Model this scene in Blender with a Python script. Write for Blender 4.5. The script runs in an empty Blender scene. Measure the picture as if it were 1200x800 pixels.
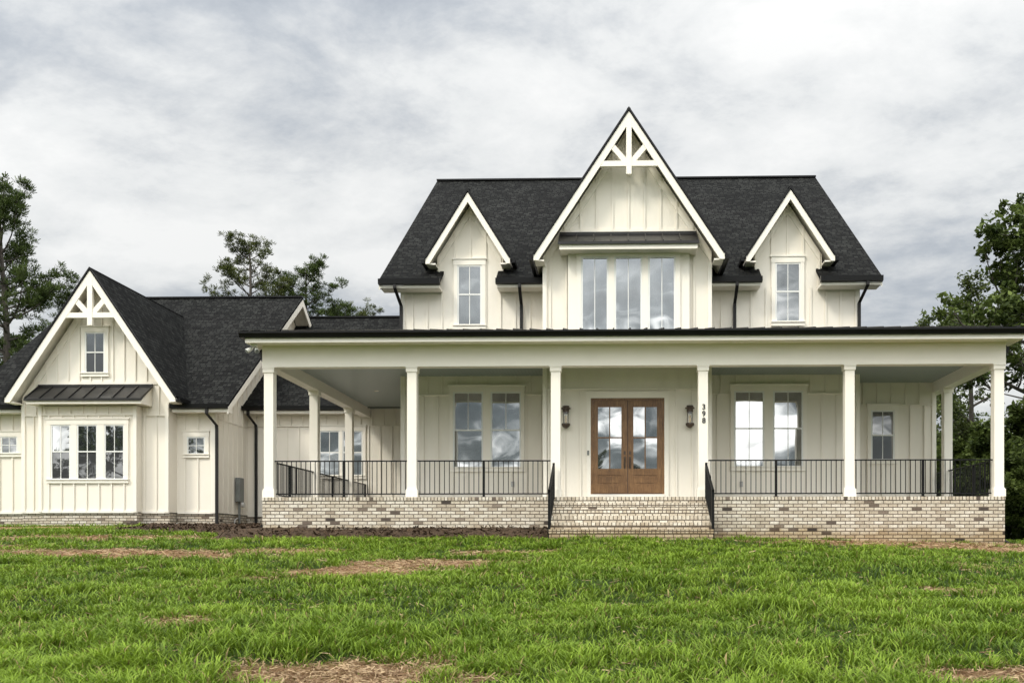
import bpy, math, random
import numpy as np
from mathutils import Vector
random.seed(7)
RNG = np.random.default_rng(11)
scene = bpy.context.scene
col = scene.collection
PI = math.pi

# ------------------------------------------------------------------ survey
# The house faces -Y; the eye stands at the origin, eye level is z = 0.
F = 1126.0; TH = math.radians(1.5); SN = math.sin(TH); CS = math.cos(TH); CX = 690.5; HZ = 638.0
def SX(px, Y):                       # survey reading -> metres on the facade plane at distance Y
    u = (px - CX) / F
    return Y * (u * CS - SN) / (u * SN + CS)
def SZ(py, Y, px=720):
    u = (px - CX) / F
    return (HZ - py) / F * Y / (u * SN + CS)

# ------------------------------------------------------------------ helpers
def tag(o, label=None, cat=None, group=None, kind=None):
    if label: o['label'] = label
    if cat: o['category'] = cat
    if group: o['group'] = group
    if kind: o['kind'] = kind
    return o
def empty(name, loc=(0, 0, 0), rz=0, parent=None):
    o = bpy.data.objects.new(name, None); col.objects.link(o)
    o.location = loc; o.rotation_euler = (0, 0, rz); o.empty_display_size = .3
    if parent: o.parent = parent
    return o

class MB:
    def __init__(s): s.v = []; s.f = []; s.uv = []
    def face(s, pts, uv=None):
        b = len(s.v); s.v += [tuple(p) for p in pts]; s.f.append(list(range(b, b + len(pts))))
        s.uv.append(uv or [(0, 0)] * len(pts)); return s
    def box(s, x0, x1, y0, y1, z0, z1):
        if x1 < x0: x0, x1 = x1, x0
        if y1 < y0: y0, y1 = y1, y0
        if z1 < z0: z0, z1 = z1, z0
        b = len(s.v)
        s.v += [(x0,y0,z0),(x1,y0,z0),(x1,y1,z0),(x0,y1,z0),(x0,y0,z1),(x1,y0,z1),(x1,y1,z1),(x0,y1,z1)]
        for q in ((0,3,2,1),(4,5,6,7),(0,1,5,4),(1,2,6,5),(2,3,7,6),(3,0,4,7)):
            s.f.append([b + i for i in q]); s.uv.append([(0, 0)] * 4)
        return s
    def prism_xz(s, poly, y0, y1):                    # polygon in XZ (counter-clockwise seen from -Y) from y0 to y1
        n = len(poly); b = len(s.v)
        s.v += [(x, y0, z) for x, z in poly] + [(x, y1, z) for x, z in poly]
        s.f.append([b + i for i in range(n)]); s.uv.append([(0, 0)] * n)
        s.f.append([b + n + i for i in reversed(range(n))]); s.uv.append([(0, 0)] * n)
        for i in range(n):
            j = (i + 1) % n
            s.f.append([b + j, b + i, b + n + i, b + n + j]); s.uv.append([(0, 0)] * 4)
        return s
    def prism_yz(s, poly, x0, x1):
        n = len(poly); b = len(s.v)
        s.v += [(x0, y, z) for y, z in poly] + [(x1, y, z) for y, z in poly]
        s.f.append([b + i for i in reversed(range(n))]); s.uv.append([(0, 0)] * n)
        s.f.append([b + n + i for i in range(n)]); s.uv.append([(0, 0)] * n)
        for i in range(n):
            j = (i + 1) % n
            s.f.append([b + i, b + j, b + n + j, b + n + i]); s.uv.append([(0, 0)] * 4)
        return s
    def slab(s, a, b_, c, d, t=.05):                  # a,b along the eave; d,c along the ridge; uv in metres; t = thickness down
        a, b_, c, d = map(Vector, (a, b_, c, d)); n = (b_ - a).cross(d - a).normalized()
        if n.z < 0: n = -n
        e = (b_ - a).normalized()
        def uv(p): w = p - a; u = w.dot(e); return (u, (w - e * u).length)
        top = [a, b_, c, d]; U = [uv(p) for p in top]
        bot = [p - n * t for p in top]
        s.face(top, U); s.face([bot[3], bot[2], bot[1], bot[0]], [U[3], U[2], U[1], U[0]])
        for i in range(4):
            j = (i + 1) % 4
            s.face([top[j], top[i], bot[i], bot[j]])
        return s
    def tube(s, pts, rad, n=8, cap=True):
        pts = [Vector(p) for p in pts]; b = len(s.v)
        if not hasattr(rad, '__len__'): rad = [rad] * len(pts)
        ref = None
        for i, p in enumerate(pts):
            t = (pts[min(i + 1, len(pts) - 1)] - pts[max(i - 1, 0)]).normalized()
            if ref is None: ref = Vector((1, 0, 0)) if abs(t.x) < .8 else Vector((0, 1, 0))
            u = (ref - t * ref.dot(t)).normalized(); w = t.cross(u); ref = u
            for k in range(n):
                a = 2 * PI * k / n
                s.v.append(tuple(p + (u * math.cos(a) + w * math.sin(a)) * rad[i]))
        for i in range(len(pts) - 1):
            for k in range(n):
                k2 = (k + 1) % n
                s.f.append([b + i*n + k, b + i*n + k2, b + (i+1)*n + k2, b + (i+1)*n + k]); s.uv.append([(0, 0)] * 4)
        if cap:
            s.f.append([b + k for k in reversed(range(n))]); s.uv.append([(0, 0)] * n)
            s.f.append([b + (len(pts)-1)*n + k for k in range(n)]); s.uv.append([(0, 0)] * n)
        return s
    def rect_tube(s, pts, w, d):                      # rectangular pipe following pts (in an XZ or YZ plane)
        pts = [Vector(p) for p in pts]
        b = len(s.v)
        for p in pts:
            for sx, sy in ((-1,-1),(1,-1),(1,1),(-1,1)):
                s.v.append((p.x + sx*w/2, p.y + sy*d/2, p.z))
        for i in range(len(pts) - 1):
            for k in range(4):
                k2 = (k + 1) % 4
                s.f.append([b+i*4+k2, b+i*4+k, b+(i+1)*4+k, b+(i+1)*4+k2]); s.uv.append([(0, 0)] * 4)
        for q in ([b, b+1, b+2, b+3], [b+len(pts)*4-4+k for k in (3,2,1,0)]):
            s.f.append(q); s.uv.append([(0, 0)] * 4)
        return s
    def lathe(s, prof, c, n=16):                      # prof: (r, z)
        b = len(s.v)
        for r, z in prof:
            for k in range(n):
                a = 2*PI*k/n; s.v.append((c[0]+r*math.cos(a), c[1]+r*math.sin(a), c[2]+z))
        for i in range(len(prof)-1):
            for k in range(n):
                k2 = (k+1) % n
                s.f.append([b+i*n+k, b+i*n+k2, b+(i+1)*n+k2, b+(i+1)*n+k]); s.uv.append([(0,0)]*4)
        return s
    def build(s, name, mat, parent=None, bevel=0, smooth=False):
        me = bpy.data.meshes.new(name); me.from_pydata(s.v, [], s.f)
        if any(u != (0, 0) for q in s.uv for u in q):
            L = me.uv_layers.new(name='UVMap'); L.data.foreach_set('uv', [c for q in s.uv for u in q for c in u])
        me.materials.append(mat); me.validate(); me.update()
        if smooth: me.polygons.foreach_set('use_smooth', [True]*len(me.polygons))
        o = bpy.data.objects.new(name, me); col.objects.link(o)
        if parent: o.parent = parent
        if bevel:
            m = o.modifiers.new('bevel', 'BEVEL'); m.width = bevel; m.segments = 2; m.limit_method = 'ANGLE'
        return o

# ------------------------------------------------------------------ materials
def new_mat(name):
    m = bpy.data.materials.new(name); m.use_nodes = True
    nt = m.node_tree; p = nt.nodes['Principled BSDF']
    return m, nt, p
def N(nt, t, **k):
    n = nt.nodes.new(t)
    for a, b in k.items():
        if a in n.inputs.keys() if isinstance(a, str) else False: n.inputs[a].default_value = b
        else: setattr(n, a, b)
    return n
def L(nt, a, b): nt.links.new(a, b)
def ramp(nt, stops, interp='LINEAR'):
    r = nt.nodes.new('ShaderNodeValToRGB'); r.color_ramp.interpolation = interp
    e = r.color_ramp.elements
    while len(e) > 1: e.remove(e[0])
    e[0].position = stops[0][0]; e[0].color = tuple(stops[0][1]) + (1,)
    for p, c in stops[1:]:
        x = e.new(p); x.color = tuple(c) + (1,)
    return r
def noise(nt, scale, detail=4, rough=.5, vec=None, dist=0):
    n = nt.nodes.new('ShaderNodeTexNoise'); n.inputs['Scale'].default_value = scale
    n.inputs['Detail'].default_value = detail; n.inputs['Roughness'].default_value = rough
    n.inputs['Distortion'].default_value = dist
    if vec is not None: L(nt, vec, n.inputs['Vector'])
    return n
def bump(nt, h, p, strength=.3, dist=.01):
    b = nt.nodes.new('ShaderNodeBump'); b.inputs['Strength'].default_value = strength
    b.inputs['Distance'].default_value = dist
    L(nt, h, b.inputs['Height']); L(nt, b.outputs[0], p.inputs['Normal']); return b
def objco(nt):
    return nt.nodes.new('ShaderNodeTexCoord').outputs['Object']
def mapping(nt, vec, scale=(1,1,1), loc=(0,0,0)):
    m = nt.nodes.new('ShaderNodeMapping'); L(nt, vec, m.inputs[0])
    m.inputs['Scale'].default_value = scale; m.inputs['Location'].default_value = loc
    return m.outputs[0]

def paint(name, c, rough=.55, var=.05, dirt=True):
    m, nt, p = new_mat(name); co = objco(nt)
    n = noise(nt, .9, 5, .6, co)
    n2 = noise(nt, 9, 4, .6, mapping(nt, co, (1, 1, .18)))
    mx = nt.nodes.new('ShaderNodeMath'); mx.operation = 'MULTIPLY_ADD'
    L(nt, n.outputs[0], mx.inputs[0]); mx.inputs[1].default_value = 1.0; m2 = nt.nodes.new('ShaderNodeMath'); m2.operation = 'MULTIPLY'; m2.inputs[1].default_value = .35; L(nt, n2.outputs[0], m2.inputs[0]); L(nt, m2.outputs[0], mx.inputs[2])
    a = tuple(x * (1 - var*1.1) for x in c[:2]) + (c[2] * (1 - var * 1.5),); b = tuple(min(1, x * (1 + var)) for x in c)
    r = ramp(nt, [(.4, a), (.95, b)]); L(nt, mx.outputs[0], r.inputs[0])
    L(nt, r.outputs[0], p.inputs['Base Color']); p.inputs['Roughness'].default_value = rough
    g = noise(nt, 60, 3, .6, mapping(nt, co, (1, 1, .25)))
    bump(nt, g.outputs[0], p, .12, .004)
    return m
WHITE = paint('siding_paint', (.87, .815, .71), var=.03)
TRIM = paint('trim_paint', (.90, .85, .75), .5, .02)
SASH = paint('vinyl_sash', (.82, .82, .78), .4, .02)

def mat_ceiling():
    m, nt, p = new_mat('porch_ceiling_paint'); co = objco(nt)
    w = nt.nodes.new('ShaderNodeTexWave'); w.inputs['Scale'].default_value = 3.2; w.bands_direction = 'X'; w.wave_profile = 'SAW'
    L(nt, co, w.inputs[0])
    r = ramp(nt, [(0, (.10,.12,.11)), (.07, (.26,.30,.28)), (1, (.29,.33,.31))]); L(nt, w.outputs[0], r.inputs[0])
    L(nt, r.outputs[0], p.inputs['Base Color']); p.inputs['Roughness'].default_value = .4
    return m
CEIL = mat_ceiling()

def mat_shingle():
    m, nt, p = new_mat('asphalt_shingles')
    uv = nt.nodes.new('ShaderNodeTexCoord').outputs['UV']
    b = nt.nodes.new('ShaderNodeTexBrick'); L(nt, uv, b.inputs['Vector'])
    b.inputs['Color1'].default_value = (0,0,0,1); b.inputs['Color2'].default_value = (1,1,1,1)
    b.inputs['Mortar'].default_value = (.0,.0,.0,1); b.inputs['Scale'].default_value = 1
    b.inputs['Mortar Size'].default_value = .016; b.inputs['Mortar Smooth'].default_value = .3
    b.inputs['Brick Width'].default_value = .2; b.inputs['Row Height'].default_value = .145
    b.offset = .37; b.squash = .7; b.squash_frequency = 3
    n = noise(nt, 22, 5, .7, uv); n2 = noise(nt, .5, 4, .6, uv)
    mx = nt.nodes.new('ShaderNodeMix'); mx.data_type = 'FLOAT'; mx.inputs[0].default_value = .42
    L(nt, b.outputs['Color'], mx.inputs[2]); L(nt, n.outputs[0], mx.inputs[3])
    r = ramp(nt, [(.15, (.006,.006,.0055)), (.45, (.0155,.016,.0145)), (.85, (.034,.035,.032))]); L(nt, mx.outputs[0], r.inputs[0])
    dk = nt.nodes.new('ShaderNodeMix'); dk.data_type = 'RGBA'; dk.blend_type = 'MULTIPLY'; dk.inputs[0].default_value = 1
    r2 = ramp(nt, [(.3, (.7,.7,.7)), (.7, (1.2,1.2,1.2))]); L(nt, n2.outputs[0], r2.inputs[0])
    L(nt, r.outputs[0], dk.inputs[6]); L(nt, r2.outputs[0], dk.inputs[7])
    mo = nt.nodes.new('ShaderNodeMix'); mo.data_type = 'RGBA'; L(nt, b.outputs['Fac'], mo.inputs[0])
    L(nt, dk.outputs[2], mo.inputs[6]); mo.inputs[7].default_value = (.005,.005,.006,1)  # shadow lines between the shingle courses, painted into the colour
    L(nt, mo.outputs[2], p.inputs['Base Color']); p.inputs['Roughness'].default_value = .85
    p.inputs['Specular IOR Level'].default_value = .08
    s = nt.nodes.new('ShaderNodeMath'); s.operation = 'SUBTRACT'; L(nt, mx.outputs[0], s.inputs[0]); L(nt, b.outputs['Fac'], s.inputs[1])
    bump(nt, s.outputs[0], p, .6, .02)
    return m
SHINGLE = mat_shingle()

def mat_brick(name, rowh=.0845, bw=.232, soldier=False, dk_=1):
    m, nt, p = new_mat(name); co = objco(nt)
    sp = nt.nodes.new('ShaderNodeSeparateXYZ'); L(nt, co, sp.inputs[0])
    ad = nt.nodes.new('ShaderNodeMath'); L(nt, sp.outputs[0], ad.inputs[0]); L(nt, sp.outputs[1], ad.inputs[1])
    cb = nt.nodes.new('ShaderNodeCombineXYZ'); L(nt, ad.outputs[0], cb.inputs[0])
    zo = nt.nodes.new('ShaderNodeMath'); zo.operation = 'ADD'; zo.inputs[1].default_value = 20 * rowh - 1.186 + .09; L(nt, sp.outputs[2], zo.inputs[0])
    L(nt, zo.outputs[0], cb.inputs[1])
    wob = noise(nt, 14, 2, .5, co); va = nt.nodes.new('ShaderNodeVectorMath'); va.operation = 'MULTIPLY_ADD'
    L(nt, wob.outputs['Color'], va.inputs[0]); va.inputs[1].default_value = (.008,.008,0); L(nt, cb.outputs[0], va.inputs[2])
    b = nt.nodes.new('ShaderNodeTexBrick'); L(nt, va.outputs[0], b.inputs['Vector'])
    b.inputs['Color1'].default_value = (0,0,0,1); b.inputs['Color2'].default_value = (1,1,1,1); b.inputs['Mortar'].default_value = (.5,.5,.5,1)
    b.inputs['Scale'].default_value = 1; b.inputs['Mortar Size'].default_value = .0105; b.inputs['Mortar Smooth'].default_value = .25
    b.inputs['Brick Width'].default_value = bw; b.inputs['Row Height'].default_value = rowh; b.offset = 0 if soldier else .5
    r = ramp(nt, [(0, (.045,.035,.03)), (.028*dk_ + .001, (.17,.13,.10)), (.055*dk_ + .002, (.48,.41,.315)), (.3, (.58,.51,.40)), (.7, (.66,.60,.49)), (1, (.75,.70,.60))])
    L(nt, b.outputs['Color'], r.inputs[0])
    n = noise(nt, 38, 5, .7, co); r2 = ramp(nt, [(.3, (.55,.5,.45)), (.55, (1,1,1)), (.8, (1.2,1.2,1.2))]); L(nt, n.outputs[0], r2.inputs[0])
    dk = nt.nodes.new('ShaderNodeMix'); dk.data_type = 'RGBA'; dk.blend_type = 'MULTIPLY'; dk.inputs[0].default_value = .9
    L(nt, r.outputs[0], dk.inputs[6]); L(nt, r2.outputs[0], dk.inputs[7])
    mo = nt.nodes.new('ShaderNodeMix'); mo.data_type = 'RGBA'; L(nt, b.outputs['Fac'], mo.inputs[0])
    L(nt, dk.outputs[2], mo.inputs[6]); mo.inputs[7].default_value = (.115,.09,.066,1)
    # damp, soil-splashed foot
    n3 = noise(nt, 2.2, 4, .6, co); ms = nt.nodes.new('ShaderNodeMath'); ms.operation = 'MULTIPLY_ADD'
    L(nt, n3.outputs[0], ms.inputs[0]); ms.inputs[1].default_value = -.55
    L(nt, sp.outputs[2], ms.inputs[2]); rr = ramp(nt, [(.0, (.70,.60,.46)), (.2, (1,1,1))]); L(nt, ms.outputs[0], rr.inputs[0])
    fx = nt.nodes.new('ShaderNodeMix'); fx.data_type = 'RGBA'; fx.blend_type = 'MULTIPLY'; fx.inputs[0].default_value = 1
    L(nt, mo.outputs[2], fx.inputs[6]); L(nt, rr.outputs[0], fx.inputs[7])
    L(nt, fx.outputs[2], p.inputs['Base Color']); p.inputs['Roughness'].default_value = .85
    h = nt.nodes.new('ShaderNodeMath'); h.operation = 'MULTIPLY_ADD'; L(nt, n.outputs[0], h.inputs[0]); h.inputs[1].default_value = .35
    iv = nt.nodes.new('ShaderNodeMath'); iv.operation = 'SUBTRACT'; iv.inputs[0].default_value = 1; L(nt, b.outputs['Fac'], iv.inputs[1])
    L(nt, iv.outputs[0], h.inputs[2]); bump(nt, h.outputs[0], p, .8, .012)
    return m
BRICK = mat_brick('whitewashed_brick')
ROWLOCK = mat_brick('brick_rowlock', .13, .085, True)
STEPBRICK = mat_brick('step_brick', .0845, .20, dk_=.15)

def metal(name, c, rough=.4, met=0.0, spec=.5):
    m, nt, p = new_mat(name); co = objco(nt)
    n = noise(nt, 3, 4, .6, co); r = ramp(nt, [(.3, tuple(x*.75 for x in c)), (.7, tuple(x*1.25 for x in c))]); L(nt, n.outputs[0], r.inputs[0])
    L(nt, r.outputs[0], p.inputs['Base Color']); p.inputs['Roughness'].default_value = rough; p.inputs['Metallic'].default_value = met
    p.inputs['Specular IOR Level'].default_value = spec
    return m
BLACK = metal('black_gutter_paint', (.006,.006,.006), .35, spec=.22)
DSPOUT = metal('black_downspout_paint', (.014,.013,.0125), .5, spec=.3)
RAIL = metal('black_railing_metal', (.006,.006,.006), .5, spec=.2)
MROOF = metal('black_standing_seam', (.018,.017,.016), .4, .0, .35)
GREYBOX = metal('grey_enamel', (.17,.18,.17), .5)
CANDLE = metal('warm_candle_sleeve', (.75,.58,.32), .5)
PVC = metal('pale_conduit', (.45,.44,.41), .5)
BRONZE = metal('dark_bronze', (.075,.05,.032), .4, .2)
INK = metal('black_numerals', (.01,.01,.01), .5)

def mat_wood():
    m, nt, p = new_mat('stained_oak'); co = objco(nt)
    n = noise(nt, 5, 6, .65, mapping(nt, co, (9, 9, .7)), 1.2); n2 = noise(nt, 2.5, 3, .5, co)
    mx = nt.nodes.new('ShaderNodeMix'); mx.data_type = 'FLOAT'; mx.inputs[0].default_value = .3
    L(nt, n.outputs[0], mx.inputs[2]); L(nt, n2.outputs[0], mx.inputs[3])
    r = ramp(nt, [(.3, (.075,.034,.012)), (.5, (.19,.095,.034)), (.68, (.31,.175,.072))]); L(nt, mx.outputs[0], r.inputs[0])
    L(nt, r.outputs[0], p.inputs['Base Color']); p.inputs['Roughness'].default_value = .42
    bump(nt, n.outputs[0], p, .15, .003)
    return m
WOOD = mat_wood()
WOODD = metal('dark_stained_wood', (.075,.038,.02), .5)

def mat_glass(name, refl, tint=(.010,.013,.014), wave=.004):
    m = bpy.data.materials.new(name); m.use_nodes = True; nt = m.node_tree; nt.nodes.clear()
    out = nt.nodes.new('ShaderNodeOutputMaterial'); mix = nt.nodes.new('ShaderNodeMixShader')
    gl = nt.nodes.new('ShaderNodeBsdfGlossy'); gl.inputs['Roughness'].default_value = .015; gl.inputs['Color'].default_value = (.93,.96,.97,1)
    df = nt.nodes.new('ShaderNodeBsdfPrincipled'); df.inputs['Base Color'].default_value = tint + (1,); df.inputs['Roughness'].default_value = .3
    co = objco(nt); n = noise(nt, 1.1, 1, .5, co)
    b = nt.nodes.new('ShaderNodeBump'); b.inputs['Strength'].default_value = 1; b.inputs['Distance'].default_value = wave
    L(nt, n.outputs[0], b.inputs['Height']); L(nt, b.outputs[0], gl.inputs['Normal'])
    nb = noise(nt, 1.3, 2, .5, co); r = ramp(nt, [(.3, (refl*.8,)*3), (.7, (min(1, refl*1.15),)*3)]); L(nt, nb.outputs[0], r.inputs[0])
    L(nt, r.outputs[0], mix.inputs[0]); L(nt, df.outputs[0], mix.inputs[1]); L(nt, gl.outputs[0], mix.inputs[2]); L(nt, mix.outputs[0], out.inputs[0])
    return m
GLASS = mat_glass('window_glass', .42)
GLASSD = mat_glass('window_glass_dim', .28)
SCREEN = mat_glass('window_glass_dark', .13, (.03,.03,.032))  # darker pane with a weaker reflection
m = bpy.data.materials.new('clear_lamp_glass'); m.use_nodes = True; nt = m.node_tree; nt.nodes.clear()
_o = nt.nodes.new('ShaderNodeOutputMaterial'); _m = nt.nodes.new('ShaderNodeMixShader'); _m.inputs[0].default_value = .12; _t = nt.nodes.new('ShaderNodeBsdfTransparent'); _g = nt.nodes.new('ShaderNodeBsdfGlossy'); _g.inputs['Roughness'].default_value = .25
L(nt, _t.outputs[0], _m.inputs[1]); L(nt, _g.outputs[0], _m.inputs[2]); L(nt, _m.outputs[0], _o.inputs[0])
LAMPGLASS = m
m, nt, p = new_mat('porch_concrete'); _n = noise(nt, 3, 6, .7, objco(nt)); _r = ramp(nt, [(.3,(.28,.27,.25)),(.7,(.42,.40,.37))]); L(nt,_n.outputs[0],_r.inputs[0]); L(nt,_r.outputs[0],p.inputs['Base Color']); p.inputs['Roughness'].default_value=.8
CONC = m

# ------------------------------------------------------------------ the house
house = empty('farmhouse', (0.4, 27, 0.2))
tag(house, 'cream white farmhouse with black roofs, steep gables and a long brick-based porch', 'house')
_HI = Vector((-0.4, -27, -0.2))
def part(mb, name, mat, parent=None, bevel=0, smooth=False):
    o = mb.build(name, mat, parent or house, bevel, smooth)
    if parent is None: o.location = _HI
    return o

def zspan(poly, x):
    zs = []
    n = len(poly)
    for i in range(n):
        (x0, z0), (x1, z1) = poly[i], poly[(i + 1) % n]
        if abs(x1 - x0) < 1e-6: continue
        if min(x0, x1) - 1e-6 <= x <= max(x0, x1) + 1e-6:
            zs.append(z0 + (z1 - z0) * (x - x0) / (x1 - x0))
    return (min(zs), max(zs)) if zs else None
EXC = []
for _Y, _a, _b, _t, _u in ((27.0, 533, 609, 461, 546.5), (27.0, 862, 939, 460, 545.5), (28.4, 1022, 1046, 482.5, 537.6), (27.0, 538, 563, 313, 380), (27.0, 910, 936, 310, 376),
                           (33.4, 376, 424, 506, 556), (30.15, 102, 122, 391, 436), (29.8, 62, 145, 499, 560.5), (30.7, 3.5, 20, 513, 530), (30.7, 221.5, 239.5, 513, 531), (25.6, 688, 783, 466, 590), (25.6, 668, 806, 288, 400)):
    EXC.append((_Y, SX(_a, _Y) - .08, SX(_b, _Y) + .08, SZ(_u, _Y, (_a+_b)/2) - .12, SZ(_t, _Y, (_a+_b)/2) + .18))
def wall(poly, Y, mb, phase=0, pitch=.415, bw=.044, pr=.04, back=.25, skip=()):
    """front wall panel (face at Y) and its battens"""
    mb.prism_xz(poly, Y, Y + back)
    xs = [p[0] for p in poly]; x = min(xs) + phase
    while x < max(xs) - .05:
        sp = zspan(poly, x)
        if sp and sp[1] - sp[0] > .12 and not any(a < x < b for a, b in skip):
            s2 = zspan(poly, x - bw/2); s3 = zspan(poly, x + bw/2)
            if s2 and s3:
                z0 = max(sp[0], s2[0], s3[0]); z1 = min(s2[1], s3[1])
                iv = [(z0 + .003, z1 - .003)]
                for (ey, ex0, ex1, ez0, ez1) in EXC:
                    if ey == Y and ex0 < x < ex1:
                        iv = [q for (u0, u1) in iv for q in ((u0, min(u1, ez0)), (max(u0, ez1), u1)) if q[1] - q[0] > .03]
                for u0, u1 in iv: mb.box(x - bw/2, x + bw/2, Y - pr, Y - .012, u0, u1); mb.box(x - bw/5, x + bw/5, Y - .012, Y + .001, u0 + .01, u1 - .01)
        x += pitch
def band(mb, x0, x1, Y, z, h=.035, pr=.046):
    cuts = [x0]
    for (ey, ex0, ex1, ez0, ez1) in EXC:
        if ey == Y and ez0 < z < ez1 and ex0 < x1 and ex1 > x0: cuts += [ex0, ex1]
    cuts.append(x1)
    for i in range(0, len(cuts), 2): mb.box(cuts[i], cuts[i+1], Y - pr, Y + .002, z - h/2, z + h/2)

FL = 1.186          # porch floor
YF = 23.85          # front face of the porch
YM = 27.0           # main wall
YC = 25.6           # entrance bay
YR = 28.4           # recessed right wall
YK = 33.4           # connector wall
YW = 30.7           # wing wall
YG = 30.15          # wing gable wall
ML, MR = SX(470, YM), SX(1007, YM)
CL, CR = SX(636, YC), SX(834, YC)
RR = SX(1096, YR)
WR = SX(252, YW)    # right side wall of the wing
WL = SX(-53, 30.3) + .6
GL, GR = SX(26, YG), SX(198, YG)
JZ = 4.22           # panel joint height on the porch walls
CZ = 4.75           # porch ceiling
Zeave = 7.18; SL = .69; YE = 26.45; YRID = 35.2; ZRID = 7.33 + SL * (YRID - YE)

# main wall: left and right of the entrance bay
for a, b, ph in ((ML, CL, .22), (CR, MR, .3)):
    w = MB()
    wall([(a, FL-.2), (b, FL-.2), (b, JZ), (a, JZ)], YM, w, ph)
    wall([(a, JZ), (b, JZ), (b, Zeave), (a, Zeave)], YM, w, ph + .11)
    band(w, a, b, YM, JZ)
    part(w, 'wall', WHITE)
w = MB(); w.box(ML, ML + .25, YM + .25, 43.4, .1, Zeave); w.box(MR - .25, MR, YM + .25, 43.4, .1, Zeave)
w.box(ML + .25, MR - .25, 43.15, 43.4, .1, Zeave)
y = YM + .5
while y < 43.2:
    w.box(ML - .02, ML, y, y + .045, FL, Zeave); w.box(MR, MR + .02, y, y + .045, FL, Zeave); y += .415
for x0 in (ML, MR - .25):
    w.prism_yz([(YM + .02, Zeave), (43.38, Zeave), (YRID, ZRID - .25)], x0, x0 + .25)
part(w, 'wall', WHITE)
# entrance bay and its gable
gy0 = 25.05; cxg = SX(737, gy0); cza = SZ(128, gy0, 737); chw = (SX(849, gy0) - SX(625, gy0)) / 2; czf = SZ(297, gy0)
cm = (cza - czf) / chw
def ztop(x, xc, za, m, drop): return za - m * abs(x - xc) - drop
TZ = SZ(271, YC)
w = MB()
wall([(CL, FL-.2), (CR, FL-.2), (CR, 4.14), (CL, 4.14)], YC, w, .16, .425)
dr = .22
zt = lambda x: ztop(x, cxg, cza, cm, dr)
xa = cxg - (cza - dr - TZ) / cm; xb = cxg + (cza - dr - TZ) / cm
zl, zr = zt(CL), zt(CR)
wall([(CL, 4.14), (CR, 4.14), (CR, zr), (xb, TZ), (xa, TZ), (CL, zl)], YC, w, .2, .425)
wall([(xa, TZ), (xb, TZ), (cxg, cza - dr)], YC, w, (cxg - xa) % .425, .425)
band(w, CL, CR, YC, 4.14); band(w, xa + .12, xb - .12, YC, TZ, .09, .035)
w.box(CL, CL + .2, YC + .25, YM, FL, zl); w.box(CR - .2, CR, YC + .25, YM, FL, zr)
part(w, 'wall', WHITE)
# corner boards
cb = .11
for x in (CL, CR - cb): w = MB(); w.box(x, x + cb, YC - .05, YC + .003, FL, czf - .1); part(w, 'corner_board', TRIM)
for x in (ML, MR - cb): w = MB(); w.box(x - .005, x + cb + .005, YM - .05, YM + .003, FL, Zeave); part(w, 'corner_board', TRIM)

# roofs ----------------------------------------------------------------
RL, RRt = SX(444, YE), SX(1034, YE)
r = MB()
sy = YM + .02; sz = 7.33 + SL * (sy - YE)
r.slab((RL, sy, sz), (RRt, sy, sz), (RRt, YRID, ZRID), (RL, YRID, ZRID), .07)
r.slab((RRt, 2*YRID - YE, 7.33), (RL, 2*YRID - YE, 7.33), (RL, YRID, ZRID), (RRt, YRID, ZRID), .07)
segs = [(SX(444, YE), SX(516, YE)), (SX(581, YE), SX(640, YE)), (SX(833, YE), SX(893, YE)), (SX(961, YE), SX(1034, YE))]
for a, b in segs:
    r.slab((a, YE, 7.33), (b, YE, 7.33), (b, sy, sz), (a, sy, sz), .07)
part(r, 'roof', SHINGLE)
r = MB(); r.box(RL, RRt, YRID - .12, YRID + .12, ZRID - .02, ZRID + .035); part(r, 'ridge_cap', BLACK)
# eave trim, gutters
for a, b in segs:
    g = MB(); g.prism_yz([(YE - .12, 7.19), (YE - .01, 7.17), (YE - .01, 7.33), (YE - .13, 7.33)], a, b)
    part(g, 'gutter', BLACK)
    g = MB(); g.box(a + .03, b - .03, YE, YM - .03, 7.10, 7.17); part(g, 'soffit', TRIM)
# gable-end rakes of the main roof
for s, xe in ((-1, RL), (1, RRt)):
    g = MB(); x0, x1 = (xe - .004, xe + .03) if s < 0 else (xe - .03, xe + .004)
    for (ya, yb) in ((YE, YRID), (2*YRID - YE, YRID)):
        d = SL
        poly = [(ya, 7.33 - .09), (yb, ZRID - .09), (yb, ZRID - .33), (ya, 7.33 - .28)]
        if yb < ya: poly = poly[::-1]
        g.prism_yz(poly, x0, x1)
    part(g, 'rake_board', TRIM)

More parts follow.
